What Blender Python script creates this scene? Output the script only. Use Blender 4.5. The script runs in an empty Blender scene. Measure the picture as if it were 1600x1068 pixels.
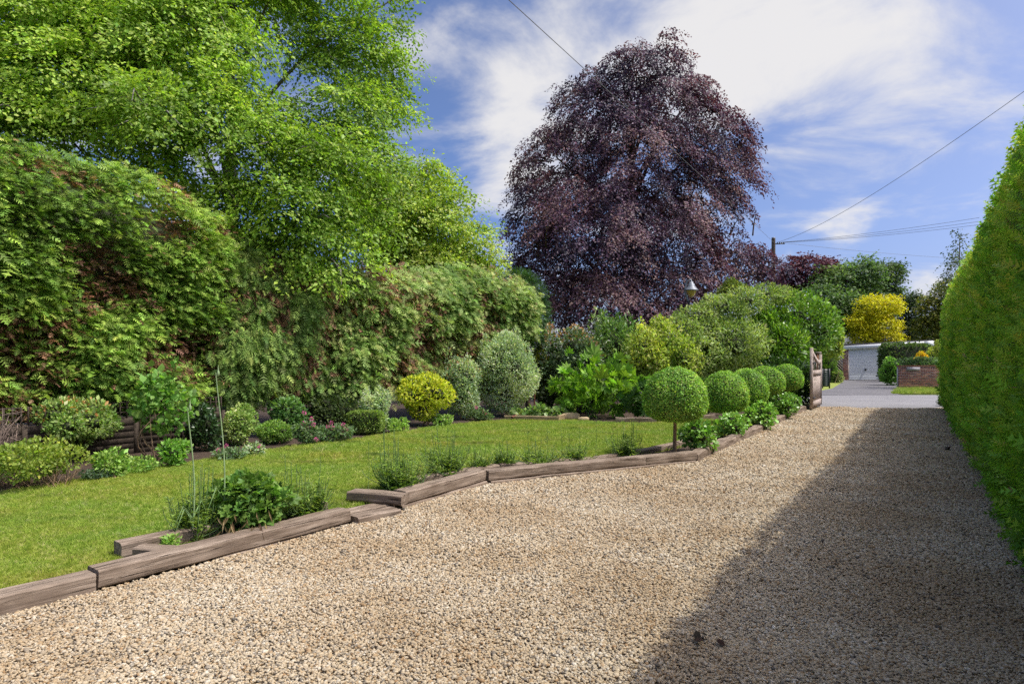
import bpy, math
import numpy as np
from math import radians, sin, cos, pi
from mathutils import Vector, Matrix

rng = np.random.default_rng(11)
SC = bpy.context.scene
COL = SC.collection

# ------------------------------------------------------------------ camera
FPX, HY, CH = 1000.0, 558.0, 1.5          # focal length and horizon of the photograph (pixels), eye height
cam_d = bpy.data.cameras.new('camera')
cam_d.sensor_width = 36.0
cam_d.lens = 36.0 * FPX / 1600.0
cam_d.shift_y = (HY - 534.0) / 1600.0
cam_d.clip_start = 0.05
cam_d.clip_end = 3000.0
cam = bpy.data.objects.new('camera', cam_d)
cam.location = (0, 0, CH)
cam.rotation_euler = (pi / 2, 0, 0)
COL.objects.link(cam)
SC.camera = cam

# ------------------------------------------------------------------ light, sky, exposure
SUN_EL, SUN_AZ = radians(59.0), math.atan2(1.0, -0.2)     # azimuth clockwise from +Y
sun_v = Vector((sin(SUN_AZ) * cos(SUN_EL), cos(SUN_AZ) * cos(SUN_EL), sin(SUN_EL)))
sd = bpy.data.lights.new('sun', 'SUN')
sd.energy = 2.0
sd.angle = radians(0.55)
sd.color = (1.0, 0.95, 0.86)
so = bpy.data.objects.new('sun', sd)
so.rotation_euler = (-sun_v).to_track_quat('-Z', 'Y').to_euler()
so.location = (20, 10, 30)
COL.objects.link(so)
SC.view_settings.view_transform = 'Standard'
SC.view_settings.look = 'None'
SC.view_settings.exposure = 0.96
SC.view_settings.gamma = 1.0
SC.view_settings.use_curve_mapping = False
SKY_STRENGTH = 0.15
cy = SC.cycles
cy.max_bounces = 6; cy.diffuse_bounces = 3; cy.glossy_bounces = 2; cy.transmission_bounces = 4; cy.transparent_max_bounces = 4
cy.use_denoising = False
SC.render.film_transparent = False


def pdir(px, py):
    v = np.array(((px - 800) / FPX, 1.0, (HY - py) / FPX)); return v / np.linalg.norm(v)


def make_world():
    w = bpy.data.worlds.new('World'); SC.world = w; w.use_nodes = True
    nt = w.node_tree; nt.nodes.clear(); N = nt.nodes.new; L = nt.links.new
    out = N('ShaderNodeOutputWorld')
    sky = N('ShaderNodeTexSky'); sky.sky_type = 'NISHITA'; sky.sun_disc = False
    sky.sun_elevation = SUN_EL; sky.sun_rotation = SUN_AZ
    sky.altitude = 0; sky.air_density = 0.36; sky.dust_density = 4.0; sky.ozone_density = 4.0
    b1 = N('ShaderNodeBackground'); b1.inputs[1].default_value = SKY_STRENGTH
    hs = N('ShaderNodeHueSaturation'); hs.inputs['Saturation'].default_value = 1.22; hs.inputs['Value'].default_value = 1.0
    L(sky.outputs[0], hs.inputs['Color']); L(hs.outputs[0], b1.inputs[0])
    b2 = N('ShaderNodeBackground'); b2.inputs[0].default_value = (1.0, 0.98, 0.97, 1); b2.inputs[1].default_value = 0.45
    tc = N('ShaderNodeTexCoord')

    def math_(op, a, b=None, clamp=False):
        m = N('ShaderNodeMath'); m.operation = op; m.use_clamp = clamp
        for i, x in enumerate((a, b)):
            if x is None: continue
            if isinstance(x, (int, float)): m.inputs[i].default_value = x
            else: L(x, m.inputs[i])
        return m.outputs[0]
    # cloud sheet: direction flattened on to a plane overhead so clouds shrink towards the horizon
    sep = N('ShaderNodeSeparateXYZ'); L(tc.outputs['Generated'], sep.inputs[0])
    zz = math_('ADD', math_('MAXIMUM', sep.outputs[2], 0.0), 0.22)
    cmb = N('ShaderNodeCombineXYZ')
    L(math_('DIVIDE', sep.outputs[0], zz), cmb.inputs[0]); L(math_('DIVIDE', sep.outputs[1], zz), cmb.inputs[1])
    n1 = N('ShaderNodeTexNoise'); n1.inputs['Scale'].default_value = 2.3; n1.inputs['Detail'].default_value = 10
    n1.inputs['Roughness'].default_value = 0.6; n1.inputs['Distortion'].default_value = 0.35
    mp = N('ShaderNodeMapping'); mp.inputs['Location'].default_value = (3.1, 7.7, 0); mp.inputs['Rotation'].default_value = (0, 0, 0.6)
    mp.inputs['Scale'].default_value = (1.0, 1.15, 1)
    L(cmb.outputs[0], mp.inputs[0]); L(mp.outputs[0], n1.inputs['Vector'])
    n2 = N('ShaderNodeTexNoise'); n2.inputs['Scale'].default_value = 0.55; n2.inputs['Detail'].default_value = 3
    L(mp.outputs[0], n2.inputs['Vector'])
    dens = math_('ADD', math_('MULTIPLY', n1.outputs[0], 2.1), math_('MULTIPLY', n2.outputs[0], 0.6))
    # where the day's larger clouds stand
    blobs = [(1180, 40, 0.20, .34), (1010, 30, .17, .34), (1330, 20, .15, .30), (850, 130, .14, .40), (790, 200, .09, .26), (1420, 100, .09, .20), (1090, 130, .10, .2),
             (1500, 140, .08, .16), (1325, 355, .05, .42), (1480, 420, .09, .34), (800, 260, .07, .22), (1180, 330, .09, .1), (640, 60, .06, .2)]
    tot = dens
    for (px, py, r, a) in blobs:
        vd = N('ShaderNodeVectorMath'); vd.operation = 'DISTANCE'
        L(tc.outputs['Generated'], vd.inputs[0]); vd.inputs[1].default_value = pdir(px, py)
        mr = N('ShaderNodeMapRange'); mr.interpolation_type = 'SMOOTHSTEP'
        mr.inputs['From Min'].default_value = r * 1.25; mr.inputs['From Max'].default_value = 0.0
        mr.inputs['To Min'].default_value = 0.0; mr.inputs['To Max'].default_value = a
        L(vd.outputs['Value'], mr.inputs['Value'])
        tot = math_('ADD', tot, mr.outputs[0])
    ms = N('ShaderNodeMapRange'); ms.interpolation_type = 'SMOOTHSTEP'
    ms.inputs['From Min'].default_value = 1.28; ms.inputs['From Max'].default_value = 2.0
    ms.inputs['To Max'].default_value = 0.93
    L(tot, ms.inputs['Value'])
    mix = N('ShaderNodeMixShader'); L(ms.outputs[0], mix.inputs[0]); L(b1.outputs[0], mix.inputs[1]); L(b2.outputs[0], mix.inputs[2])
    L(mix.outputs[0], out.inputs[0])


make_world()

# ------------------------------------------------------------------ helpers
DU = np.array((0.5355, 0.8446)); DR = np.array((0.8446, -0.5355))      # along the drive / across it


def W(px, py, z=0.0):
    Y = FPX * (CH - z) / (py - HY); return np.array(((px - 800) / FPX * Y, Y, z))


def at(px, py, Y): return np.array(((px - 800) / FPX * Y, Y, CH - (py - HY) / FPX * Y))


def UV(u, v, z=0.0): p = DU * u + DR * v; return np.array((p[0], p[1], z))


def nrm(a): return a / np.maximum(np.linalg.norm(a, axis=-1, keepdims=True), 1e-9)


def vn(P, sc=1.0, seed=0):
    P = np.asarray(P, float) * sc + seed * 17.13 + 100.0
    i = np.floor(P).astype(np.int64); f = P - i; f = f * f * (3 - 2 * f); r = 0.0
    for dx in (0, 1):
        for dy in (0, 1):
            for dz in (0, 1):
                n = ((i[..., 0] + dx) * 374761393 + (i[..., 1] + dy) * 668265263 + (i[..., 2] + dz) * 1440662683) & 0xffffffff
                n = ((n ^ (n >> 13)) * 1274126177) & 0xffffffff
                h = ((n ^ (n >> 16)) & 0xffff) / 32767.5 - 1
                r = r + h * (f[..., 0] if dx else 1 - f[..., 0]) * (f[..., 1] if dy else 1 - f[..., 1]) * (f[..., 2] if dz else 1 - f[..., 2])
    return r


def mesh(name, parts, col=None, smooth=False):
    """parts: list of (V, F) with F an (n,3) or (n,4) array; col: (verts,3) colour per vertex"""
    Vs, loops, starts, off, ls = [], [], [], 0, 0
    for V, F in parts:
        V = np.asarray(V, float).reshape(-1, 3); F = np.asarray(F, np.int64)
        Vs.append(V); k = F.shape[1]
        loops.append((F + off).ravel()); starts.append(np.arange(len(F)) * k + ls)
        ls += F.size; off += len(V)
    V = np.concatenate(Vs); lp = np.concatenate(loops); st = np.concatenate(starts)
    me = bpy.data.meshes.new(name)
    me.vertices.add(len(V)); me.vertices.foreach_set('co', V.astype(np.float32).ravel())
    me.loops.add(len(lp)); me.loops.foreach_set('vertex_index', lp.astype(np.int32))
    me.polygons.add(len(st)); me.polygons.foreach_set('loop_start', st.astype(np.int32))
    if smooth: me.polygons.foreach_set('use_smooth', np.ones(len(st), bool))
    me.update(calc_edges=True)
    if col is not None:
        a = me.color_attributes.new('Col', 'FLOAT_COLOR', 'POINT')
        a.data.foreach_set('color', np.concatenate([np.clip(col, 0, 1), np.ones((len(col), 1))], 1).astype(np.float32).ravel())
    return me


def obj(name, me, mat=None, parent=None, label=None, cat=None, group=None, kind=None, loc=None):
    if isinstance(me, (list, tuple)): me = mesh(name, me)
    o = bpy.data.objects.new(name, me)
    if mat is not None and not me.materials: me.materials.append(mat)
    COL.objects.link(o)
    if loc is not None: o.location = loc
    if parent is not None:
        o.parent = parent
        o.matrix_parent_inverse = Matrix.Translation(-Vector(parent.location))
    if label: o['label'] = label
    if cat: o['category'] = cat
    if group: o['group'] = group
    if kind: o['kind'] = kind
    return o


def thing(name, label, cat, loc, group=None):
    o = bpy.data.objects.new(name, None); COL.objects.link(o); o.location = [float(x) for x in loc]
    o.empty_display_size = 0.1
    o['label'] = label; o['category'] = cat
    if group: o['group'] = group
    return o


BOXF = np.array([(0, 3, 2, 1), (4, 5, 6, 7), (0, 1, 5, 4), (1, 2, 6, 5), (2, 3, 7, 6), (3, 0, 4, 7)])


def box(x0, x1, y0, y1, z0, z1):
    return (np.array([(x0, y0, z0), (x1, y0, z0), (x1, y1, z0), (x0, y1, z0), (x0, y0, z1), (x1, y0, z1), (x1, y1, z1), (x0, y1, z1)], float), BOXF)


def bar(a, b, w, h, up=(0, 0, 1)):
    """box from a to b with width w (sideways) and height h (along up)"""
    a = np.asarray(a, float); b = np.asarray(b, float); d = nrm(b - a); up = np.asarray(up, float)
    s = nrm(np.cross(d, up)); n = np.cross(s, d)
    V = [p + s * w / 2 * i + n * h / 2 * j for p in (a, b) for (i, j) in ((-1, -1), (1, -1), (1, 1), (-1, 1))]
    return (np.array(V), BOXF)


def tube(pts, rad, sides=6):
    pts = np.asarray(pts, float); n = len(pts); rad = np.broadcast_to(np.asarray(rad, float), (n,))
    t = nrm(np.gradient(pts, axis=0)); ref = np.array((0.31, 0.17, 0.93)) if abs(t[0, 2]) < .9 else np.array((0.9, 0.3, 0.1))
    x = nrm(np.cross(t, ref)); y = np.cross(t, x); a = np.arange(sides) * 2 * pi / sides
    V = pts[:, None] + rad[:, None, None] * (x[:, None] * np.cos(a)[None, :, None] + y[:, None] * np.sin(a)[None, :, None])
    i, j = np.meshgrid(np.arange(n - 1), np.arange(sides), indexing='ij'); k = (j + 1) % sides
    F = np.stack([i * sides + j, i * sides + k, (i + 1) * sides + k, (i + 1) * sides + j], -1).reshape(-1, 4)
    return (V.reshape(-1, 3), F)


def lathe(prof, c, sides=24):
    prof = np.asarray(prof, float); a = np.arange(sides) * 2 * pi / sides; n = len(prof)
    V = np.stack([c[0] + prof[:, 0, None] * np.cos(a), c[1] + prof[:, 0, None] * np.sin(a), np.broadcast_to(c[2] + prof[:, 1, None], (n, sides))], -1)
    i, j = np.meshgrid(np.arange(n - 1), np.arange(sides), indexing='ij'); k = (j + 1) % sides
    F = np.stack([i * sides + j, i * sides + k, (i + 1) * sides + k, (i + 1) * sides + j], -1).reshape(-1, 4)
    return (V.reshape(-1, 3), F)


def poly_sheet(name, pts, z, mat, kind='structure', thick=None):
    pts = [(float(p[0]), float(p[1])) for p in pts]; n = len(pts)
    me = bpy.data.meshes.new(name)
    V = [(x, y, z) for x, y in pts]; F = [list(range(n))]
    if thick:
        V += [(x, y, z - thick) for x, y in pts]; F += [[i, i + n, (i + 1) % n + n, (i + 1) % n] for i in range(n)]
    me.from_pydata(V, [], F); me.update()
    o = obj(name, me, mat, kind=kind)
    return o


def inside(P, poly):
    x, y = P[:, 0], P[:, 1]; r = np.zeros(len(P), bool); n = len(poly)
    for i in range(n):
        x0, y0 = poly[i][:2]; x1, y1 = poly[(i + 1) % n][:2]
        c = ((y0 > y) != (y1 > y)) & (x < (x1 - x0) * (y - y0) / (y1 - y0 + 1e-12) + x0)
        r ^= c
    return r


# ---- leaf templates: y along the leaf, x across, z the upper face
def T(V, F): return np.array(V, float), np.array(F)


LEAF = T([(0, 0, 0), (-.30, .45, .07), (0, 1, -.06), (.30, .45, .07)], [(0, 3, 2), (0, 2, 1)])
SLIM = T([(0, 0, 0), (-.11, .4, .03), (0, 1, -.12), (.11, .4, .03)], [(0, 3, 2), (0, 2, 1)])
ROUND = T([(0, 0, 0), (-.34, .2, .06), (-.40, .58, .07), (0, 1, -.08), (.40, .58, .07), (.34, .2, .06), (0, .5, 0)],
          [(0, 6, 1), (1, 6, 2), (2, 6, 3), (3, 6, 4), (4, 6, 5), (5, 6, 0)])


def palm_template(k, span, wid, inner):
    V, F = [], []
    for i in range(k):
        a = (i / (k - 1) - .5) * span; l = 1 - .28 * abs(i / (k - 1) - .5) * 2
        c, s = cos(a), sin(a); b = len(V)
        for (x, y, z) in ((0, 0, 0), (-wid, inner, .05), (0, 1, -.1), (wid, inner, .05)):
            y *= l; V.append((x * c + y * s, -x * s + y * c, z))
        F += [(b, b + 3, b + 2), (b, b + 2, b + 1)]
    return T(V, F)


PALM = palm_template(5, 2.6, .17, .55)
LOBED = palm_template(5, 3.4, .3, .6)


def frond_template(pairs, wid, droop, thick=.10):
    V, F = [], []

    def z(t): return -droop * t * t
    for i in range(pairs):
        t = .05 + .9 * i / pairs; l = wid * (1 - .75 * t) * (0.75 + .25 * ((i * 7) % 3) / 2)
        for s in (-1, 1):
            b = len(V); V += [(0, t, z(t)), (s * l, t + l * .9, z(t) - .12 * l), (0, t + thick, z(t + thick))]
            F.append((b, b + 2, b + 1) if s < 0 else (b, b + 1, b + 2))
    b = len(V); V += [(-.035, .6, z(.6)), (.035, .6, z(.6)), (0, 1.05, z(1.05))]; F.append((b, b + 1, b + 2))
    return T(V, F)


FROND = frond_template(6, .42, .22)
FROND_L = frond_template(4, .42, .15)
FROND_M = frond_template(4, .46, .20, .15)


def inst(tmpl, P, d, n, S, colr=None):
    """merge copies of a leaf template: P positions, d axis, n rough normal, S size (N,) or (N,3)"""
    TV, TF = tmpl; N = len(P); k = len(TV)
    d = nrm(d); x = nrm(np.cross(d, n)); z = np.cross(x, d)
    S = np.asarray(S, float); S = np.repeat(S[:, None], 3, 1) if S.ndim == 1 else S
    V = P[:, None] + (TV[None, :, 0, None] * S[:, None, 0, None]) * x[:, None] + (TV[None, :, 1, None] * S[:, None, 1, None]) * d[:, None] \
        + (TV[None, :, 2, None] * S[:, None, 2, None]) * z[:, None]
    F = (TF[None] + (np.arange(N) * k)[:, None, None]).reshape(-1, TF.shape[1])
    C = np.repeat(colr, k, 0) if colr is not None else None
    return V.reshape(-1, 3), F, C


def randu(n): return nrm(rng.normal(size=(n, 3)))


def palette(pal, n, jit=.18, key=None, hue=.06):
    """pick a colour per leaf; key in 0..1 (patchy) biases the choice along the palette"""
    pal = np.array(pal, float)
    if key is None: idx = rng.random(n) * (len(pal) - 1)
    else: idx = np.clip(key + rng.normal(0, .22, n), 0, 1) * (len(pal) - 1)
    i = np.minimum(idx.astype(int), len(pal) - 2); f = (idx - i)[:, None]
    c = pal[i] * (1 - f) + pal[i + 1] * f
    c = c * np.exp(rng.normal(0, jit, (n, 1))) * (1 + rng.normal(0, hue, (n, 3)))
    return np.clip(c * 1.32, 0.002, .8)


# ------------------------------------------------------------------ materials
def nodes(name):
    m = bpy.data.materials.new(name); m.use_nodes = True; nt = m.node_tree; nt.nodes.clear()
    out = nt.nodes.new('ShaderNodeOutputMaterial'); b = nt.nodes.new('ShaderNodeBsdfPrincipled'); nt.links.new(b.outputs[0], out.inputs[0])
    return m, nt, b, out


def ramp(nt, stops, fac=None, interp='LINEAR'):
    r = nt.nodes.new('ShaderNodeValToRGB'); r.color_ramp.interpolation = interp; e = r.color_ramp.elements
    while len(e) < len(stops): e.new(0.5)
    for k, (p, c) in enumerate(stops): e[k].position = p; e[k].color = (*c, 1)
    if fac is not None: nt.links.new(fac, r.inputs[0])
    return r.outputs[0]


def noise(nt, scale, detail=4, rough=.55, vec=None, mapping=None, coord='Object', dist=0.0):
    n = nt.nodes.new('ShaderNodeTexNoise'); n.inputs['Scale'].default_value = scale; n.inputs['Detail'].default_value = detail
    n.inputs['Roughness'].default_value = rough; n.inputs['Distortion'].default_value = dist
    if vec is None:
        tc = nt.nodes.new('ShaderNodeTexCoord'); vec = tc.outputs[coord]
    if mapping:
        mp = nt.nodes.new('ShaderNodeMapping'); mp.inputs['Scale'].default_value = mapping; nt.links.new(vec, mp.inputs[0]); vec = mp.outputs[0]
    nt.links.new(vec, n.inputs['Vector']); return n.outputs[0]


def bump(nt, b, h, strength=.5, dist=.01):
    bp = nt.nodes.new('ShaderNodeBump'); bp.inputs['Strength'].default_value = strength; bp.inputs['Distance'].default_value = dist
    nt.links.new(h, bp.inputs['Height']); nt.links.new(bp.outputs[0], b.inputs['Normal'])


def mixc(nt, a, b, fac, mode='MIX'):
    m = nt.nodes.new('ShaderNodeMix'); m.data_type = 'RGBA'; m.blend_type = mode
    for s, x in ((m.inputs['Factor'], fac), (m.inputs['A'], a), (m.inputs['B'], b)):
        if isinstance(x, (int, float)): s.default_value = x
        elif isinstance(x, tuple): s.default_value = (*x, 1)
        else: nt.links.new(x, s)
    return m.outputs['Result']


def leaf_mat(name, rough=.5, trans=.35, spec=.4, tint=(1.15, 1.25, .55)):
    m, nt, b, out = nodes(name); L = nt.links.new
    at_ = nt.nodes.new('ShaderNodeAttribute'); at_.attribute_name = 'Col'
    L(at_.outputs['Color'], b.inputs['Base Color'])
    b.inputs['Roughness'].default_value = rough; b.inputs['Specular IOR Level'].default_value = spec
    tr = nt.nodes.new('ShaderNodeBsdfTranslucent'); L(mixc(nt, at_.outputs['Color'], tint, 1.0, 'MULTIPLY'), tr.inputs[0])
    mx = nt.nodes.new('ShaderNodeMixShader'); mx.inputs[0].default_value = trans
    L(b.outputs[0], mx.inputs[1]); L(tr.outputs[0], mx.inputs[2]); L(mx.outputs[0], out.inputs[0])
    return m


def plain(name, c, rough=.7, var=.15, scale=12, bmp=.0, metal=0, spec=.4):
    m, nt, b, out = nodes(name)
    n = noise(nt, scale, 5)
    c = np.array(c); lo = tuple(c * (1 - var)); hi = tuple(np.minimum(c * (1 + var), 1))
    nt.links.new(ramp(nt, [(.3, lo), (.7, hi)], n), b.inputs['Base Color'])
    b.inputs['Roughness'].default_value = rough; b.inputs['Metallic'].default_value = metal; b.inputs['Specular IOR Level'].default_value = spec
    if bmp: bump(nt, b, n, bmp, .01)
    return m


M = {}
M['leaf'] = leaf_mat('leaf_soft', .5, .42, .35)
M['leaf_gloss'] = leaf_mat('leaf_glossy', .34, .26, .5)
M['copper'] = leaf_mat('leaf_copper', .52, .26, .35, (1.3, .8, .7))
M['needle'] = leaf_mat('leaf_conifer', .6, .34, .3, (1.1, 1.2, .6))
M['petal'] = leaf_mat('petal', .6, .35, .2, (1, 1, 1))
M['straw'] = leaf_mat('straw', .7, .3, .2, (1, .95, .8))


def bark(name, c1, c2):
    m, nt, b, out = nodes(name)
    n = noise(nt, 5, 6, .65, mapping=(3, 3, .5), dist=.4)
    nt.links.new(ramp(nt, [(.3, c1), (.7, c2)], n), b.inputs['Base Color']); b.inputs['Roughness'].default_value = .9
    bump(nt, b, n, .7, .02); return m


M['bark_grey'] = bark('bark_grey', (.09, .08, .07), (.26, .24, .21))
M['bark_brown'] = bark('bark_brown', (.05, .033, .022), (.17, .11, .07))
M['stem_tan'] = bark('stem_tan', (.16, .10, .055), (.34, .23, .13))
M['stem_green'] = plain('stem_green', (.13, .22, .07), .55, .3, 20)
M['stalk_pale'] = plain('stalk_pale', (.26, .37, .17), .5, .2, 20)
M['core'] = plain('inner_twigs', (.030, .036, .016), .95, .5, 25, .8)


def wood(name, dark, mid, light, sc=1.0):
    m, nt, b, out = nodes(name); L = nt.links.new
    oi = nt.nodes.new('ShaderNodeObjectInfo'); tc = nt.nodes.new('ShaderNodeTexCoord')
    add = nt.nodes.new('ShaderNodeVectorMath'); add.operation = 'ADD'
    mul = nt.nodes.new('ShaderNodeVectorMath'); mul.operation = 'SCALE'; mul.inputs['Scale'].default_value = 37.0
    cmb = nt.nodes.new('ShaderNodeCombineXYZ')
    for i in range(3): L(oi.outputs['Random'], cmb.inputs[i])
    L(cmb.outputs[0], mul.inputs[0]); L(tc.outputs['Object'], add.inputs[0]); L(mul.outputs[0], add.inputs[1])
    v = add.outputs[0]
    grain = noise(nt, 3.0 * sc, 8, .75, v, (.6, 10, 10), dist=.5)
    blot = noise(nt, 3.2 * sc, 4, .6, v, (1, 2, 2))
    crack = noise(nt, 5.0 * sc, 5, .6, v, (.35, 13, 13), dist=1.0)
    base = ramp(nt, [(.36, dark), (.5, mid), (.62, light)], grain)
    base = mixc(nt, base, ramp(nt, [(.35, tuple(np.array(mid) * .7)), (.65, light)], blot), .45)
    cr = ramp(nt, [(.33, (1, 1, 1)), (.41, (0, 0, 0))], crack)
    base = mixc(nt, base, tuple(np.array(dark) * .35), cr)
    L(base, b.inputs['Base Color']); b.inputs['Roughness'].default_value = .88; b.inputs['Specular IOR Level'].default_value = .2
    hm = nt.nodes.new('ShaderNodeMath'); hm.operation = 'SUBTRACT'; L(grain, hm.inputs[0]); L(cr, hm.inputs[1])
    bump(nt, b, hm.outputs[0], .8, .008); return m


M['sleeper'] = wood('weathered_oak', (.075, .052, .036), (.20, .148, .108), (.38, .305, .24))
M['gate'] = wood('gate_oak', (.22, .165, .135), (.41, .33, .28), (.56, .47, .42), 2)
M['fence'] = wood('fence_wood', (.02, .015, .011), (.055, .042, .031), (.105, .08, .06), 2)
M['board'] = wood('raised_bed_board', (.14, .10, .05), (.30, .22, .12), (.42, .33, .20), 2)


def soil_mat():
    m, nt, b, out = nodes('soil'); n = noise(nt, 9, 8, .7); n2 = noise(nt, 60, 4, .7)
    c = ramp(nt, [(.3, (.035, .022, .014)), (.55, (.085, .052, .032)), (.75, (.15, .095, .058))], n)
    c = mixc(nt, c, ramp(nt, [(.55, (.05, .03, .02)), (.75, (.24, .17, .11))], n2), .4)
    nt.links.new(c, b.inputs['Base Color']); b.inputs['Roughness'].default_value = .95; bump(nt, b, n2, 1, .03); return m


def lawn_mat():
    m, nt, b, out = nodes('lawn_turf'); n = noise(nt, 1.3, 5, .6); n2 = noise(nt, 40, 4, .7)
    c = ramp(nt, [(.3, (.20, .25, .03)), (.6, (.29, .33, .045)), (.8, (.35, .36, .09))], n)
    c = mixc(nt, c, ramp(nt, [(.3, (.12, .16, .02)), (.7, (.31, .35, .07))], n2), .5)
    nt.links.new(c, b.inputs['Base Color']); b.inputs['Roughness'].default_value = .95; bump(nt, b, n2, 1, .02); return m


GCOL = [(0.0, (0.079, 0.073, 0.063)), (.03, (0.233, 0.211, 0.180)), (.10, (0.391, 0.352, 0.288)), (.20, (0.502, 0.428, 0.310)), (.38, (0.558, 0.484, 0.360)), (.56, (0.614, 0.540, 0.410)),
        (.76, (0.502, 0.399, 0.257)), (.86, (0.372, 0.249, 0.135)), (.90, (0.632, 0.587, 0.486)), (1.0, (0.707, 0.667, 0.576))]



def gravel_base_mat():
    m, nt, b, out = nodes('gravel_bed'); L = nt.links.new
    tc = nt.nodes.new('ShaderNodeTexCoord'); vo = nt.nodes.new('ShaderNodeTexVoronoi'); vo.inputs['Scale'].default_value = 42
    L(tc.outputs['Object'], vo.inputs['Vector'])
    sp = nt.nodes.new('ShaderNodeSeparateColor'); L(vo.outputs['Color'], sp.inputs[0])
    c = ramp(nt, GCOL, sp.outputs[0]); big = noise(nt, .8, 4)
    c = mixc(nt, c, ramp(nt, [(.35, (.72, .64, .54)), (.65, (.95, .92, .86))], big), 1.0, 'MULTIPLY')
    L(c, b.inputs['Base Color']); b.inputs['Roughness'].default_value = .85
    inv = nt.nodes.new('ShaderNodeMath'); inv.operation = 'SUBTRACT'; inv.inputs[0].default_value = 1; L(vo.outputs['Distance'], inv.inputs[1])
    bump(nt, b, inv.outputs[0], 1, .02); return m


def gravel_mat():
    m, nt, b, out = nodes('gravel_stone'); L = nt.links.new
    oi = nt.nodes.new('ShaderNodeObjectInfo'); c = ramp(nt, GCOL, oi.outputs['Random'])
    n = noise(nt, 60, 4, .6); c = mixc(nt, c, ramp(nt, [(.3, (.72, .68, .62)), (.7, (1, 1, 1))], n), 1.0, 'MULTIPLY')
    geo = nt.nodes.new('ShaderNodeNewGeometry')
    big = noise(nt, .9, 4, .6, geo.outputs['Position']); c = mixc(nt, c, ramp(nt, [(.38, (.80, .72, .62)), (.62, (1, .99, .97))], big), 1.0, 'MULTIPLY')
    L(c, b.inputs['Base Color']); b.inputs['Roughness'].default_value = .75; b.inputs['Specular IOR Level'].default_value = .3
    return m


def grass_mat():
    m, nt, b, out = nodes('grass_blade'); L = nt.links.new
    oi = nt.nodes.new('ShaderNodeObjectInfo'); geo = nt.nodes.new('ShaderNodeNewGeometry')
    c = ramp(nt, [(0, (.22, .34, .04)), (.5, (.325, .43, .065)), (.85, (.43, .50, .11)), (1, (.56, .53, .25))], oi.outputs['Random'])
    big = noise(nt, .55, 5, .65, geo.outputs['Position'], (1, 1.6, 1))
    c = mixc(nt, c, ramp(nt, [(.38, (.88, 1, .9)), (.52, (1.0, 1.0, .85)), (.66, (1.1, .92, .85))], big), 1.0, 'MULTIPLY')
    dk = noise(nt, 1.1, 3, .6, geo.outputs['Position'], (.6, 1.8, 1)); c = mixc(nt, c, (.035, .085, .028), ramp(nt, [(.58, (0, 0, 0)), (.70, (.6, .6, .6))], dk))
    L(c, b.inputs['Base Color']); b.inputs['Roughness'].default_value = .6; b.inputs['Specular IOR Level'].default_value = .25
    tr = nt.nodes.new('ShaderNodeBsdfTranslucent'); L(c, tr.inputs[0]); mx = nt.nodes.new('ShaderNodeMixShader'); mx.inputs[0].default_value = .35
    L(b.outputs[0], mx.inputs[1]); L(tr.outputs[0], mx.inputs[2]); L(mx.outputs[0], out.inputs[0]); return m


def tarmac_mat(name, c):
    m, nt, b, out = nodes(name); n = noise(nt, .6, 6, .6); n2 = noise(nt, 90, 3, .7); c = np.array(c)
    k = ramp(nt, [(.3, tuple(c * .75)), (.7, tuple(c * 1.25))], n); k = mixc(nt, k, ramp(nt, [(.3, tuple(c * .5)), (.7, tuple(c * 1.5))], n2), .4)
    nt.links.new(k, b.inputs['Base Color']); b.inputs['Roughness'].default_value = .85; bump(nt, b, n2, .6, .01); return m


def brick_mat():
    m, nt, b, out = nodes('brick'); oi = nt.nodes.new('ShaderNodeObjectInfo'); n = noise(nt, 14, 5)
    c = ramp(nt, [(0, (.10, .035, .028)), (.35, (.19, .06, .04)), (.7, (.27, .095, .055)), (1, (.34, .17, .11))], oi.outputs['Random'])
    c = mixc(nt, c, ramp(nt, [(.35, (.6, .58, .56)), (.65, (1, 1, 1))], n), 1.0, 'MULTIPLY')
    nt.links.new(c, b.inputs['Base Color']); b.inputs['Roughness'].default_value = .9; bump(nt, b, n, .5, .01); return m


M['soil'] = soil_mat(); M['lawn'] = lawn_mat(); M['gravel_base'] = gravel_base_mat(); M['gravel'] = gravel_mat(); M['grass'] = grass_mat()
M['road'] = tarmac_mat('road_tarmac', (.20, .195, .20)); M['apron'] = tarmac_mat('drive_tarmac', (.125, .12, .125)); M['brick'] = brick_mat()
M['mortar'] = plain('mortar', (.50, .45, .39), .95, .25, 30, .4)
M['white'] = plain('white_paint', (.74, .75, .76), .45, .06, 3)
M['door'] = plain('garage_door_paint', (.60, .63, .65), .4, .05, 2)
M['felt'] = plain('roof_felt', (.035, .036, .04), .8, .3, 12)
M['black'] = plain('black_metal', (.018, .019, .02), .45, .3, 20, spec=.5)
M['wire'] = plain('wire_black', (.15, .15, .155), .6, .2, 3)
M['lamp_metal'] = plain('lamp_metal', (.20, .22, .25), .5, .2, 20, metal=.2)
M['slate'] = plain('slate', (.27, .25, .27), .7, .2, 15)
M['stone'] = plain('sandstone', (.40, .31, .18), .9, .3, 7, .6)
M['rust'] = plain('rusty_iron', (.16, .055, .035), .9, .4, 20, .5)
M['pole'] = wood('pole_wood', (.04, .03, .025), (.10, .075, .06), (.17, .14, .12), 1)
M['darkgreen'] = plain('dark_green_paint', (.03, .05, .04), .5, .3, 10)
M['verge'] = M['lawn']


def amber():
    m, nt, b, out = nodes('amber_glass'); b.inputs['Base Color'].default_value = (.75, .52, .10, 1); b.inputs['Roughness'].default_value = .3
    b.inputs['Transmission Weight'].default_value = .35; return m


M['amber'] = amber()

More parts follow.
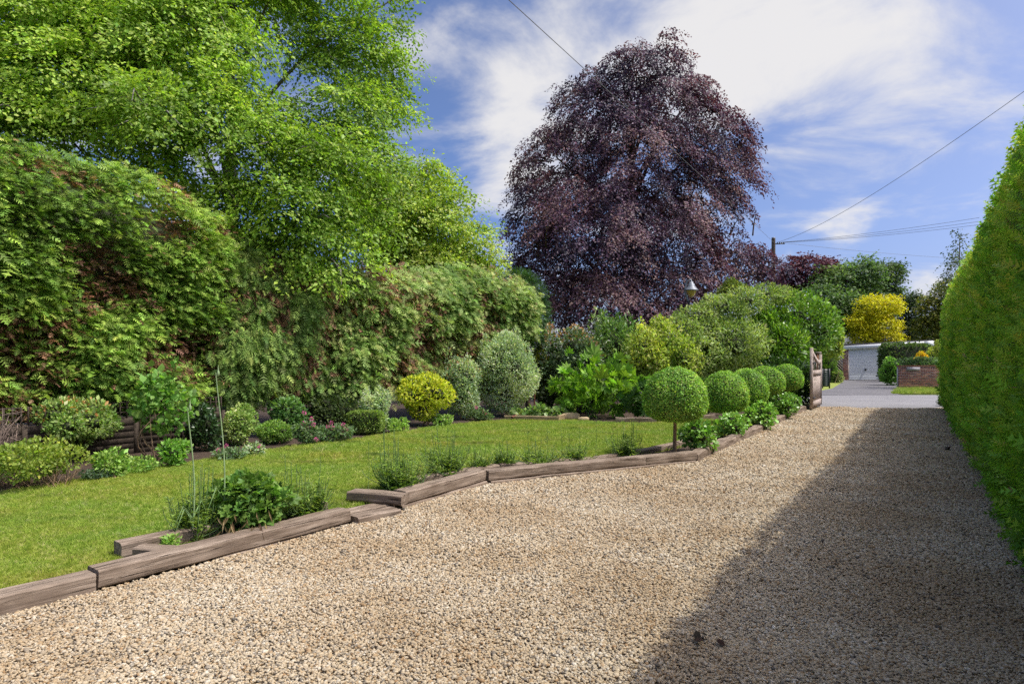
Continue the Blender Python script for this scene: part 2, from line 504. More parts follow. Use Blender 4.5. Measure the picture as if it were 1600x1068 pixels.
# ------------------------------------------------------------------ ground sheets
far_m, nt_, b_, _ = nodes('field_ground')
nt_.links.new(ramp(nt_, [(.35, (.05, .075, .018)), (.65, (.10, .11, .035))], noise(nt_, .25, 7, .65)), b_.inputs['Base Color']); b_.inputs['Roughness'].default_value = .95
poly_sheet('ground', [(-1500, -300), (1500, -300), (1500, 2500), (-1500, 2500)], -0.012, far_m)

# edge of the drive along the sleepers (front faces, at the gravel)
SA0 = W(-60, 981)[:2]; SA1 = W(152, 926)[:2]; SB1 = W(548, 819)[:2]; SD0 = W(628, 796)[:2]; SD1 = W(760, 756)[:2]; SE1 = W(1090, 722)[:2]; SF1 = UV(22.2, -2.67)[:2]
drive_poly = [SA0 + (SA0 - SA1) * 2.2, SA0, SA1, SB1, SD0, SD1, SE1, SF1, (10.2, 18.75), (14.4, 18.85), UV(22.6, .9)[:2], UV(-3, .9)[:2], (-4.6, -1.5)]
poly_sheet('gravel_drive', drive_poly, 0.0, M['gravel_base'])
soil_poly = [SA0 + (SA0 - SA1) * 2 + (-.1, .05), SA0 + (-.08, .06), SA1 + (-.08, .06), SB1 + (-.06, .06), SD0 + (-.08, .06), SD1 + (-.04, .08), SE1 + (-.06, .08), SF1 + (-.1, .05),
             (8.6, 21.5), (2, 24), (-14, 16), (-16, 4), (-9, 0)]
poly_sheet('border_soil', soil_poly, 0.045, M['soil'], thick=.1)
lawn_edge = [W(*p, .06)[:2] for p in ((-260, 800), (-120, 786), (0, 769), (60, 760), (130, 748), (210, 737), (300, 721), (380, 709), (450, 699), (530, 689), (600, 679), (670, 668), (740, 660), (800, 656),
                                     (880, 656), (950, 660), (1030, 660), (1110, 655))]
BK = [W(*p, .14)[:2] for p in ((652, 744), (782, 724), (874, 718), (926, 714), (1000, 703), (1062, 690), (1120, 677))]   # back sleepers of the long bed
lawn_poly = [SA0 + (SA0 - SA1) * 1.5 + (-.1, .07), SA1 + (-.1, .07), SA1 + (SB1 - SA1) * .17 + (-.1, .07), W(185, 852, .15)[:2], W(300, 832, .15)[:2], W(520, 789, .1)[:2] + (.02, .0), W(560, 786, .1)[:2],
             W(600, 778, .1)[:2]] + BK + [W(1165, 664, .1)[:2]] + lawn_edge[::-1]
poly_sheet('lawn', lawn_poly, 0.062, M['lawn'], thick=.1)
poly_sheet('road', [(7.6, 18.8), (14.4, 18.88), (60, 19.6), (60, 27), (20, 25.5), (12, 25.3), (9, 27.5), (-12, 37), (-14, 32), (6.5, 26)], 0.004, M['road'])
poly_sheet('pavement', [W(1288, 617)[:2] - (1.2, 0), W(1300, 607)[:2], W(1318, 596)[:2], (21.7, 42), (25.6, 42), W(1408, 600)[:2], W(1404, 609)[:2], W(1394, 614)[:2], W(1398, 617)[:2] + (.3, -.1)], 0.008, M['apron'])
poly_sheet('grass_verge', [W(1394, 615.2)[:2], W(1404, 609)[:2], (18, 30.3), (32, 30.3), (32, 25.9), (20, 25.5)], 0.03, M['lawn'], thick=.05)


# ------------------------------------------------------------------ scattered stuff: gravel stones and grass
def gn_scatter(name, P, rot, scl, idx, protos, label, cat):
    me = bpy.data.meshes.new(name); n = len(P)
    me.vertices.add(n); me.vertices.foreach_set('co', P.astype(np.float32).ravel())
    for nm, tp, d, key in (('rot', 'FLOAT_VECTOR', rot, 'vector'), ('scl', 'FLOAT_VECTOR', scl, 'vector'), ('idx', 'INT', idx, 'value')):
        a = me.attributes.new(nm, tp, 'POINT'); a.data.foreach_set(key, np.ascontiguousarray(d, dtype=np.int32 if tp == 'INT' else np.float32).ravel())
    o = obj(name, me, None, label=label, cat=cat, kind='stuff')
    ng = bpy.data.node_groups.new(name, 'GeometryNodeTree')
    ng.interface.new_socket('Geometry', in_out='INPUT', socket_type='NodeSocketGeometry'); ng.interface.new_socket('Geometry', in_out='OUTPUT', socket_type='NodeSocketGeometry')
    N = ng.nodes.new; L = ng.links.new
    gi, go, iop, jn = N('NodeGroupInput'), N('NodeGroupOutput'), N('GeometryNodeInstanceOnPoints'), N('GeometryNodeJoinGeometry')
    for p in protos:
        oi = N('GeometryNodeObjectInfo'); oi.inputs['Object'].default_value = p; oi.inputs['As Instance'].default_value = True; L(oi.outputs['Geometry'], jn.inputs[0])

    def attr(nm, tp):
        a = N('GeometryNodeInputNamedAttribute'); a.data_type = tp; a.inputs['Name'].default_value = nm; return a.outputs['Attribute']
    e2r = N('FunctionNodeEulerToRotation'); L(attr('rot', 'FLOAT_VECTOR'), e2r.inputs[0])
    L(gi.outputs[0], iop.inputs['Points']); L(jn.outputs[0], iop.inputs['Instance']); iop.inputs['Pick Instance'].default_value = True
    L(attr('idx', 'INT'), iop.inputs['Instance Index']); L(e2r.outputs[0], iop.inputs['Rotation']); L(attr('scl', 'FLOAT_VECTOR'), iop.inputs['Scale'])
    L(iop.outputs[0], go.inputs[0])
    md = o.modifiers.new('scatter', 'NODES'); md.node_group = ng
    return o


def pebble_protos():
    ps = []
    phi = (1 + 5 ** .5) / 2
    V0 = nrm(np.array([(-1, phi, 0), (1, phi, 0), (-1, -phi, 0), (1, -phi, 0), (0, -1, phi), (0, 1, phi), (0, -1, -phi), (0, 1, -phi), (phi, 0, -1), (phi, 0, 1), (-phi, 0, -1), (-phi, 0, 1)], float))
    F0 = np.array([(0, 11, 5), (0, 5, 1), (0, 1, 7), (0, 7, 10), (0, 10, 11), (1, 5, 9), (5, 11, 4), (11, 10, 2), (10, 7, 6), (7, 1, 8), (3, 9, 4), (3, 4, 2), (3, 2, 6), (3, 6, 8), (3, 8, 9), (4, 9, 5), (2, 4, 11), (6, 2, 10), (8, 6, 7), (9, 8, 1)])
    for k in range(6):
        V = V0 * (1 + rng.uniform(-.22, .22, (12, 1))) * np.array((1, rng.uniform(.65, .9), rng.uniform(.45, .7))) * .5
        me = mesh('pebble', [(V, F0)]); me.materials.append(M['gravel'])
        if k % 2: me.polygons.foreach_set('use_smooth', np.ones(20, bool))
        ps.append(bpy.data.objects.new('pebble', me))
    return ps


def in_view(P, m=.35):
    return (P[:, 1] > 2.3) & (np.abs(P[:, 0] / np.maximum(P[:, 1], .1)) < .8 + m * 2.2 / np.maximum(P[:, 1], 1) + .03)


def scatter_gravel():
    out, sz = [], []
    for (y0, y1, dens, s) in ((2.3, 4.5, 8600, .0165), (4.5, 7.0, 5400, .0195), (7, 11, 2400, .026), (11, 19.2, 1000, .038)):
        n = int((y1 - y0) * 18 * dens); P = np.stack([rng.uniform(-5, 13, n), rng.uniform(y0, y1, n)], 1)
        P = P[in_view(P)]; P = P[inside(P, drive_poly)]
        out.append(P); sz.append(np.full(len(P), s))
    P = np.concatenate(out); s = np.concatenate(sz) * np.exp(rng.normal(0, .26, len(P))); n = len(P)
    P3 = np.concatenate([P, np.zeros((n, 1))], 1)
    hump = .010 * vn(P3, 1.1, 3) + .006 * vn(P3, 3.7, 5)
    P3[:, 2] = .004 + hump + rng.random(n) * .008
    rot = np.stack([rng.normal(0, .32, n), rng.normal(0, .32, n), rng.uniform(0, 6.28, n)], 1)
    gn_scatter('gravel', P3, rot, np.stack([s * 1.15, s, s], 1), rng.integers(0, 6, n), pebble_protos(), 'loose buff and cream gravel stones covering the drive', 'gravel')


def scatter_grass():
    ps = []
    for k in range(5):
        nb = 11; a = rng.uniform(0, 6.28, nb); r = rng.random(nb) * .03; base = np.stack([r * np.cos(a), r * np.sin(a), np.zeros(nb)], 1)
        h = rng.uniform(.018, .036, nb); lean = rng.normal(0, .016, (nb, 2)); tip = base + np.concatenate([lean, h[:, None]], 1)
        b = rng.uniform(0, 6.28, nb); side = np.stack([np.cos(b), np.sin(b), 0 * b], 1) * .0032
        V = np.stack([base - side, base + side, tip], 1).reshape(-1, 3)
        me = mesh('grass_tuft', [(V, np.arange(nb * 3).reshape(-1, 3))]); me.materials.append(M['grass']); ps.append(bpy.data.objects.new('grass_tuft', me))
    out = []; sc = []
    for (y0, y1, dens, s) in ((2.6, 6, 2300, .75), (6, 9, 1500, .9), (9, 16.5, 800, 1.25)):
        n = int((y1 - y0) * 16 * dens); P = np.stack([rng.uniform(-8, 8, n), rng.uniform(y0, y1, n)], 1)
        P = P[in_view(P, .6)]; P = P[inside(P, lawn_poly)]; out.append(P); sc.append(np.full(len(P), s))
    vp = [W(1394, 615.2)[:2], W(1404, 609)[:2], (18, 30.2), (26, 30.2), (26, 25.8), (20, 25.6)]
    P = np.stack([rng.uniform(15, 26, 9000), rng.uniform(25, 31, 9000)], 1); P = P[inside(P, vp)]; out.append(P); sc.append(np.full(len(P), 3.0))
    P = np.concatenate(out); n = len(P); sc = np.concatenate(sc) * np.exp(rng.normal(0, .2, n))
    P3 = np.concatenate([P, np.where(P[:, 1] > 20, .03, .061)[:, None]], 1)
    rot = np.stack([rng.normal(0, .15, n), rng.normal(0, .15, n), rng.uniform(0, 6.28, n)], 1)
    gn_scatter('grass', P3, rot, np.stack([sc] * 3, 1), rng.integers(0, 5, n), ps, 'short mown green grass with pale dry patches', 'grass')


scatter_gravel()
scatter_grass()


# ------------------------------------------------------------------ timber sleepers
def sleeper(label, p0, p1, width, z0, z1, back=1, name='timber_sleeper', mat='sleeper', group='timber sleepers edging the beds', rough=1.0):
    """front lower edge runs p0->p1; the timber extends 'width' to the left of that direction (back=1) or right (-1)"""
    p0 = np.asarray(p0, float)[:2]; p1 = np.asarray(p1, float)[:2]; d = p1 - p0; Ln = np.linalg.norm(d); d /= Ln; h = z1 - z0
    n = max(6, int(Ln / .06)); c = .012 * rough
    ring = []
    w = width
    for (a, b) in ((0, c), (0, h * .35), (0, h * .7), (0, h - c), (c, h), (w * .33, h), (w * .66, h), (w - c, h), (w, h - c), (w, h * .5), (w, c), (w - c, 0), (w * .5, 0), (c, 0)): ring.append((a, b))
    ring = np.array(ring); k = len(ring)
    t = np.linspace(0, Ln, n + 1)
    V = np.stack([np.repeat(t, k), np.tile(ring[:, 0], n + 1), np.tile(ring[:, 1], n + 1)], 1)
    q = V + rng.uniform(0, 50, 3)
    V[:, 1] += .006 * rough * vn(q, 4, 1) + .004 * rough * vn(q * (1, 6, 6), 5, 2)
    V[:, 2] += .007 * rough * vn(q, 3, 3) + .004 * rough * vn(q * (1, 6, 6), 6, 4)
    V[:, 0] += np.where((V[:, 0] < 1e-6) | (V[:, 0] > Ln - 1e-6), .006 * vn(q, 12, 5), 0)
    i, j = np.meshgrid(np.arange(n), np.arange(k), indexing='ij'); jj = (j + 1) % k
    F = np.stack([i * k + j, (i + 1) * k + j, (i + 1) * k + jj, i * k + jj], -1).reshape(-1, 4)
    cen = np.array([[0, w / 2, h / 2], [Ln, w / 2, h / 2]]); b = len(V); V = np.concatenate([V, cen])
    cap = [(b, (x + 1) % k, x) for x in range(k)] + [(b + 1, n * k + x, n * k + (x + 1) % k) for x in range(k)]
    if back < 0: V[:, 1] *= -1
    me = bpy.data.meshes.new(name); me.from_pydata(V.tolist(), [], F.tolist() + [list(x) for x in cap]); me.update()
    if back < 0: me.flip_normals()
    o = obj(name, me, M[mat], label=label, cat='sleeper' if name == 'timber_sleeper' else 'board', group=group)
    o.location = (p0[0], p0[1], z0); o.rotation_euler = (0, 0, math.atan2(d[1], d[0]))
    return o


def gap(a, b, g=.012): d = nrm(np.asarray(b) - np.asarray(a)); return np.asarray(a) + d * g, np.asarray(b) - d * g


sleeper('weathered sleeper at the picture corner, bordering lawn and gravel', *gap(SA0 + (SA0 - SA1) * 1.2, SA1, .006), .17, -.03, .125)
low = lambda a, b, o: (np.asarray(a) + o, np.asarray(b) + o)
sleeper('long weathered sleeper in front of the leafy geranium mound', *gap(SA1, SB1, .006), .17, .022, .14)
sleeper('low sleeper mostly buried under the sleeper before the geranium', *gap(SA1 + (.45, .63), SB1 + (.0, .0), .02), .15, -.06, .017)
# step between the two beds
S0 = SB1 + DU * .03 + (-.02, .01)
st0 = W(560, 811, .05)[:2]; st1 = W(627, 797, .05)[:2]
sleeper('flat worn step timber between the two planted beds, nearer the gravel', st0, st1, .17, -.03, .062, rough=1.3)
sd_ = nrm(st1 - st0); sn_ = np.array((-sd_[1], sd_[0]))
sleeper('flat worn step timber between the two planted beds, beside the lawn', st0 + sn_ * .185 - sd_ * .05, st1 + sn_ * .185, .17, -.03, .075, rough=1.3)
# long bed
c0 = W(541, 781, .085)[:2]; c1 = W(627, 789, .085)[:2]
sleeper('short sleeper laid across the bed end above the step', c0, c1, .17, .082, .175)
sleeper('pale sleeper slanting from the step towards the bend of the bed', *gap(SD0 + (.03, .05), SD1 + (.0, .02), .004), .17, .042, .165)
sleeper('low sleeper under the pale slanting sleeper by the step', *gap(SD0 + (.0, .0), SD1 + (.02, -.0), .01), .17, -.06, .036)
EM = SD1 + (SE1 - SD1) * .72
sleeper('long sleeper facing the viewer along the middle of the gravel edge', *gap(SD1 + (.03, .0), EM, .004), .17, .042, .155)
sleeper('short sleeper ending at the bend beneath the largest topiary ball', *gap(EM, SE1, .004), .17, .040, .150)
sleeper('low sleeper half buried beneath the bed wispy with thin stalks', *gap(SD1 + (.05, -.02), SE1 + (-.02, -.02), .01), .16, -.06, .037)
fu = [SE1 + DU * x for x in (.0, 2.35, 4.6, 6.9, 8.9, 10.6)]
for k, lb in enumerate(('nearest of the sleepers running beside the topiary row', 'sleeper beside the second and third topiary balls', 'sleeper beside the lush green plant under the fourth topiary ball',
                        'sleeper beside the last topiary ball', 'farthest sleeper, ending at the foot of the open gate')):
    a, b = gap(fu[k], fu[k + 1], .008)
    sleeper(lb, a, b, .17, -.05, .135 - .006 * (k % 2), rough=1.7)
# back edging of the long bed
for k, lb in enumerate(('rear sleeper behind the wispy plant next to the step', 'rear sleeper bordering lawn behind the middle of the long bed', 'short rear sleeper behind the thin grass stalks',
                        'dark rear sleeper left of the tall wispy plant', 'rear sleeper behind the stem of the largest topiary ball', 'rear sleeper partly hidden by the second topiary ball')):
    a, b = gap(BK[k], BK[k + 1], .006); sleeper(lb, a, b, .13, .0, .125 + .006 * (k % 3))
# first bed, lawn side
r0 = W(190, 872, .06)[:2]; r1 = W(512, 799, .06)[:2]
sleeper('rear sleeper of the geranium bed, its dark end facing the lawn', r0, r1, .14, .03, .165)
e0 = W(207, 873, .06)[:2]; e1 = W(268, 876, .06)[:2]
sleeper('short end timber closing the geranium bed', e0, e1, .14, .03, .14)


# ------------------------------------------------------------------ plant builders
def lobed_foliage(lobes, n, leaf, tmpl, pal, up=.5, out=.7, jit=.6, fill=.25, key_sc=1.4, shell=.28, sq=None, colj=.2, tips=None, ratio=1.0, slim=1.0, lump=.16):
    lob = np.asarray(lobes, float); w = lob[:, 3] * lob[:, 5] + lob[:, 3] * lob[:, 4]; w /= w.sum()
    m = int(n * 1.5); k = rng.choice(len(lob), m, p=w); dr = randu(m)
    back = (dr[:, 1] > .45) & (rng.random(m) < .5); r = 1 - shell * rng.random(m) ** 1.3
    vol = rng.random(m) < fill; r = np.where(vol, rng.random(m) ** (1 / 3), r)
    r = r * (1 + lump * vn(dr * 2.3 + k[:, None] * 5.1, 1.0, 2) + lump * .6 * vn(dr * 5 + k[:, None] * 3.3, 1.0, 4))
    P = lob[k, :3] + dr * lob[k, 3:] * r[:, None]
    q = np.min(np.linalg.norm((P[:, None] - lob[None, :, :3]) / lob[None, :, 3:], axis=2), axis=1)
    keep = ~back & ((q > .62) | (rng.random(m) < .25)) & (P[:, 2] > .03)
    P, dr = P[keep][:n], dr[keep][:n]; n = len(P)
    d = nrm(dr * out + np.array((0, 0, 1)) * up * .5 + randu(n) * jit)
    nn = nrm(dr * .75 + np.array((.1, -.1, .65)) + randu(n) * .55)
    key = np.clip(.5 + .55 * vn(P, key_sc, 7), 0, 1); c = palette(pal, n, colj, key)
    if tips is not None:
        tc, frac, hz = tips; zr = (P[:, 2] - P[:, 2].min()) / (np.ptp(P[:, 2]) + 1e-6)
        s = (rng.random(n) < frac * np.clip((zr - hz) / (1 - hz), 0, 1) * 2) & (vn(P, 2.2, 9) > -.1); c[s] = palette(tc, s.sum(), .2)
    S = leaf * np.exp(rng.normal(0, .22, n)); S3 = np.stack([S * slim, S, S], 1)
    return inst(tmpl, P, d, nn, S3, c)


def make_lobes(c, rx, rz, n, ry=None, spread=.62, size=.5):
    """cluster of sub-lobes that together fill an ellipsoid (uneven outline)"""
    ry = rx if ry is None else ry; L = [(*c, rx * .72, ry * .72, rz * .72)]
    g = nrm(np.array([(cos(i * 2.399) * (1 - (2 * (i + .5) / n - 1) ** 2) ** .5, sin(i * 2.399) * (1 - (2 * (i + .5) / n - 1) ** 2) ** .5, 2 * (i + .5) / n - 1) for i in range(n)]))
    for v in g:
        s = size * rng.uniform(.75, 1.15); v = nrm(v + rng.normal(0, .25, 3)); L.append((c[0] + v[0] * rx * spread, c[1] + v[1] * ry * spread, c[2] + v[2] * rz * spread, rx * s, ry * s, rz * s))
    return L


def stems_to(root, base, targets, r0, mat, name='stem', spread=.08, bend=.1):
    for tg in targets:
        b = np.asarray(base, float) + np.array((*rng.normal(0, spread, 2), 0)); tg = np.asarray(tg, float)
        t = np.linspace(0, 1, 7)[:, None]; mid = rng.normal(0, bend, 3) * np.linalg.norm(tg - b)
        pts = b + (tg - b) * t + mid * np.sin(t * pi) * np.array((1, 1, .3))
        obj(name, [tube(pts, np.linspace(r0, r0 * .35, 7), 6)], M[mat], root)


def shrub(name, label, cat, px, by, hw, ty, pal, leaf=.05, n=4000, fb=None, Y=None, z0=.05, tmpl=LEAF, mat='leaf', stems=4, nl=9, stem_r=.012, stem_mat='stem_tan', group=None, ry=None, top_lobes=0, cov=6.5, core=.55, extra=(), **kw):
    if Y is None: Y = FPX * (CH - z0) / (by - HY)
    x = (px - 800) / FPX * Y; rx = hw * Y / FPX; zt = CH - (ty - HY) * Y / FPX
    zb = z0 if fb is None else CH - (fb - HY) * Y / FPX
    yc = Y + rx * .55; c = np.array((x * yc / Y, yc, (zt + zb) / 2)); rz = max((zt - zb) / 2, .03)
    root = thing(name, label, cat, (c[0], c[1], z0), group)
    lobes = make_lobes(c, rx, rz, nl, ry=ry)
    for i in range(top_lobes):
        lobes.append((c[0] + rng.uniform(-.8, .8) * rx, c[1] + rng.uniform(-.3, .3) * rx, c[2] + rz * rng.uniform(.6, 1.0), rx * .14, rx * .14, rz * rng.uniform(.2, .45)))
    if extra: lobes += px_lobes(extra, 1.0)
    la = {4: .30, 7: .55}.get(len(tmpl[0]), .5) * leaf * leaf * kw.get('slim', 1.0)
    n = int(min(cov * (pi * rx * rz + sum(pi * l[3] * l[5] for l in lobes[len(lobes) - len(extra):]) * .6 * bool(extra)) / la, 34000))
    V, F, C = lobed_foliage(lobes, n, leaf, tmpl, pal, **kw)
    obj('foliage', mesh('foliage', [(V, F)], C), M[mat], root, kind='stuff')
    if core:
        th_, ph_ = np.meshgrid(np.linspace(.05, pi - .05, 8), np.linspace(0, 2 * pi, 12, endpoint=False), indexing='ij'); D = np.stack([np.sin(th_) * np.cos(ph_), np.sin(th_) * np.sin(ph_), np.cos(th_)], -1).reshape(-1, 3)
        i, j = np.meshgrid(np.arange(7), np.arange(12), indexing='ij'); jj = (j + 1) % 12; Fc = np.stack([i * 12 + j, (i + 1) * 12 + j, (i + 1) * 12 + jj, i * 12 + jj], -1).reshape(-1, 4)
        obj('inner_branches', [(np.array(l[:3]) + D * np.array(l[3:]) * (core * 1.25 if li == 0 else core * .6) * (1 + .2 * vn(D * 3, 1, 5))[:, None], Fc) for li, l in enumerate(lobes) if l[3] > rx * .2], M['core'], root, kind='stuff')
    if stems: stems_to(root, (c[0], c[1], z0), [c + np.array((*rng.uniform(-.5, .5, 2) * rx, rng.uniform(-.2, .4) * rz)) for _ in range(stems)], stem_r, stem_mat)
    return root, c, rx, rz


def layered_crown(lobes, axis, ns, L, ln, wd, leaf, droop, pal, tmpl=LEAF, up=.9, key_sc=.45, shell=.5, backp=.55, lump=.2, colj=.2, outw=.7, slim=1.0, hang=0.0, plates=None):
    """crown of leafy sprays: each spray is a small branch with leaves laid either side of it"""
    lob = np.asarray(lobes, float); w = lob[:, 3] * lob[:, 5]; w = w / w.sum(); m = int(ns * 3.2) if not plates else plates[0] * 40
    k = rng.choice(len(lob), m, p=w); dr = randu(m)
    r = 1 - shell * rng.random(m) ** 1.5
    r = r * (1 + lump * vn(dr * 2.1 + k[:, None] * 5.1, 1, 2) + lump * .7 * vn(dr * 4.7 + k[:, None] * 2.3, 1, 4))
    P = lob[k, :3] + dr * lob[k, 3:] * r[:, None]
    q = np.min(np.linalg.norm((P[:, None] - lob[None, :, :3]) / lob[None, :, 3:], axis=2), axis=1)
    mm = len(P); py_ = HY - (P[:, 2] - CH) / P[:, 1] * FPX; px_ = 800 + P[:, 0] / P[:, 1] * FPX
    offv = ((py_ < -60) | (px_ < -90)) & (rng.random(mm) < .8)
    keep = ~((dr[:, 1] > .35) & (rng.random(mm) < backp)) & ((q > .62) | (rng.random(mm) < (.05 if plates else .3))) & (P[:, 2] > .15) & ~offv
    P, dr = P[keep], dr[keep]; pn = pk = None
    if plates:
        npl, R1, R2, dmin = plates; sel = []; pts_ = np.zeros((0, 3))
        for i in range(len(P)):
            if len(sel) >= npl: break
            if len(sel) == 0 or np.min(np.sum((pts_ - P[i]) ** 2, 1)) > dmin * dmin: sel.append(i); pts_ = P[sel]
        C0, D0 = P[sel], dr[sel]; npl = len(sel); per = max(1, ns // npl); oo = C0 - np.asarray(axis); oo[:, 2] = 0; oo = nrm(nrm(oo) + D0 * np.array((.6, .6, 0)) + rng.normal(0, .35, (npl, 3)) * np.array((1, 1, .2)))
        nb_ = nrm(np.array((0, 0, 1.0)) + D0 * .55 + oo * droop * .8 + rng.normal(0, .18, (npl, 3))); oo = nrm(oo - nb_ * np.sum(oo * nb_, 1, keepdims=True)); ss_ = np.cross(nb_, oo)
        a_ = rng.uniform(0, 2 * pi, (npl, per)); r_ = np.sqrt(rng.random((npl, per))); sc_ = np.exp(rng.normal(0, .25, (npl, 1)))
        A_, B_ = np.cos(a_) * r_ * R1 * sc_, np.sin(a_) * r_ * R2 * sc_
        P = C0[:, None] + oo[:, None] * A_[..., None] + ss_[:, None] * B_[..., None] + nb_[:, None] * rng.normal(0, .09, (npl, per, 1)); P[..., 2] -= (A_ ** 2 + B_ ** 2) / R1 * .35
        dr = np.repeat(D0, per, 0); pn = np.repeat(nb_, per, 0); po = (oo[:, None] * (A_ + .25 * R1)[..., None] + ss_[:, None] * B_[..., None]).reshape(-1, 3); P = P.reshape(-1, 3); pk = np.repeat(rng.normal(0, .22, npl), per)
    else: P, dr = P[:ns], dr[:ns]
    n = len(P)
    oh = P - np.asarray(axis); oh[:, 2] = 0; oh = nrm(oh)
    d = nrm(oh * outw + dr * .45 + np.array((0, 0, -droop)) + rng.normal(0, .28, (n, 3)) + (0 if pn is None else nrm(po) * .9))
    nn = nrm(np.array((0, 0, up)) + dr * .55 + rng.normal(0, .22, (n, 3)))
    if pn is not None: nn = nrm(pn + dr * .25 + rng.normal(0, .2, (n, 3)))
    x = nrm(np.cross(d, nn)); z = np.cross(x, d); sl = ln * np.exp(rng.normal(0, .25, n))
    t = (np.arange(L)[None] + rng.random((n, L))) / L; sg = np.where(rng.random((n, L)) < .5, -1., 1.)
    lat = wd * np.sin(pi * np.minimum(t * .8 + .2, 1)) * rng.random((n, L))
    Q = P[:, None] + d[:, None] * ((t - .4) * sl[:, None])[..., None] + x[:, None] * (lat * sg * sl[:, None])[..., None] + z[:, None] * rng.normal(0, .05, (n, L, 1)) * ln
    Q[..., 2] -= (t ** 2) * (droop * .5 + hang) * sl[:, None]
    ld = nrm(d[:, None] * .7 + x[:, None] * sg[..., None] * .75 + rng.normal(0, .35, (n, L, 3)) + np.array((0, 0, -.15 - hang)))
    lnm = nrm(nn[:, None] + rng.normal(0, .42, (n, L, 3)))
    key = np.clip(.5 + .5 * vn(P, key_sc, 7) + rng.normal(0, .1, n) + (0 if pk is None else pk), 0, 1)
    c = palette(pal, n * L, colj, np.repeat(key, L)); S = leaf * np.exp(rng.normal(0, .22, n * L)); S3 = np.stack([S * slim, S, S], 1)
    V, F, C = inst(tmpl, Q.reshape(-1, 3), ld.reshape(-1, 3), lnm.reshape(-1, 3), S3, c)
    return V, F, C, P, d, sl


def limb(root, pts, r0, r1, mat, name='limb', sides=8):
    pts = np.asarray(pts, float); n = len(pts)
    # smooth the polyline
    t = np.linspace(0, n - 1, (n - 1) * 5 + 1); i = np.minimum(t.astype(int), n - 2); f = (t - i)[:, None]
    q = pts[i] * (1 - f) + pts[i + 1] * f
    for _ in range(3): q[1:-1] = (q[:-2] + 2 * q[1:-1] + q[2:]) / 4
    q[1:-1] += .12 * r0 * np.stack([vn(q[1:-1], 1.5, s) for s in (1, 2, 3)], 1) * 3
    obj(name, [tube(q, np.linspace(r0, r1, len(q)), sides)], M[mat], root)


def tree(name, label, base, top, lobes, pal, ns, L, ln, wd, leaf, droop, mat='leaf', barkm='bark_grey', tr=.3, nlimb=8, twigs=300, group=None, **kw):
    base = np.asarray(base, float); top = np.asarray(top, float)
    root = thing(name, label, 'tree', base, group)
    V, F, C, P, d, sl = layered_crown(lobes, (top[0], top[1], 0), ns, L, ln, wd, leaf, droop, pal, **kw)
    obj('crown', mesh('crown', [(V, F)], C), M[mat], root, kind='stuff')
    t = np.linspace(0, 1, 6)[:, None]; ax = base + (top - base) * t + np.array((1, .6, 0)) * .25 * tr * np.sin(t * 5)
    limb(root, ax, tr, tr * .25, barkm, 'trunk', 10)
    lob = np.asarray(lobes, float); order = rng.permutation(len(lob))[:nlimb]
    for k in order:
        e = lob[k, :3] + rng.normal(0, .15, 3) * lob[k, 3:]; f = np.clip((e[2] - base[2]) / (top[2] - base[2]) - .3, .15, .85); s = base + (top - base) * f
        m = s * .5 + e * .5 + np.array((0, 0, .12 * np.linalg.norm(e - s)))
        limb(root, [s, s * .75 + m * .25 + (0, 0, .1), m, e], tr * .42 * (1 - f * .5), tr * .07, barkm)
    if twigs:
        parts = []; idx = rng.permutation(len(P))[:twigs]
        for i in idx:
            j = np.argmin(np.linalg.norm(lob[:, :3] - P[i], axis=1)); a = lob[j, :3] * .55 + P[i] * .45; e = P[i] + d[i] * sl[i] * .4
            m = (a + e) / 2 + rng.normal(0, .08, 3) * np.linalg.norm(e - a) + (0, 0, .06)
            parts.append(tube([a, a * .5 + m * .5, m, m * .5 + e * .5, e], np.linspace(.028, .006, 5) * (tr / .3) ** .5, 4))
        obj('twigs', parts, M[barkm], root, kind='stuff')
    return root


def px_lobes(rows, dk=.85, split=0, flat=.5, keep=.62):
    out = []
    for (px, py, rx, ry, Y) in rows:
        c = at(px, py, Y); k = Y / FPX; R = np.array((rx * k, (rx + ry) / 2 * k * dk, ry * k))
        if not split: out.append((*c, *R)); continue
        out.append((*c, *(R * keep)))
        for i in range(split):
            v = randu(1)[0]; v[1] = -abs(v[1]) if i % 3 else v[1]; f = rng.uniform(.32, .56); out.append((*(c + v * R * rng.uniform(.6, .82)), *(R * np.array((f * 1.15, f * 1.15, f * flat * 1.4)))))
    return out


# ------------------------------------------------------------------ trees
BEECH = [(0.106, 0.183, 0.021), (0.172, 0.275, 0.033), (0.250, 0.366, 0.046), (0.342, 0.464, 0.069)]
lob = px_lobes([(110, 120, 180, 130, 13.5), (40, 215, 120, 60, 12.3), (330, 175, 120, 80, 12.2), (480, 300, 120, 95, 12.7), (390, 335, 95, 75, 12.4), (570, 350, 45, 55, 13.6),
                (300, 30, 150, 100, 13.0), (545, 70, 75, 80, 15), (600, 160, 42, 24, 15), (505, 190, 75, 70, 14.2), (615, 15, 26, 24, 15), (230, 250, 90, 60, 12.5), (575, 270, 36, 50, 14),
                (200, -90, 200, 80, 14), (480, -60, 150, 70, 15), (450, 375, 90, 40, 12.9)], split=4, flat=.8)
tree('beech_tree', 'tall bright green beech towering over the conifer hedge', (-6.6, 14.8, 0), (-6.4, 14.8, 11.5), lob, BEECH, 10500, 25, .60, .42, .080, .34, tr=.2, lump=.3, plates=(620, .6, .48, .40), nlimb=14, twigs=420, backp=.8, shell=.6)

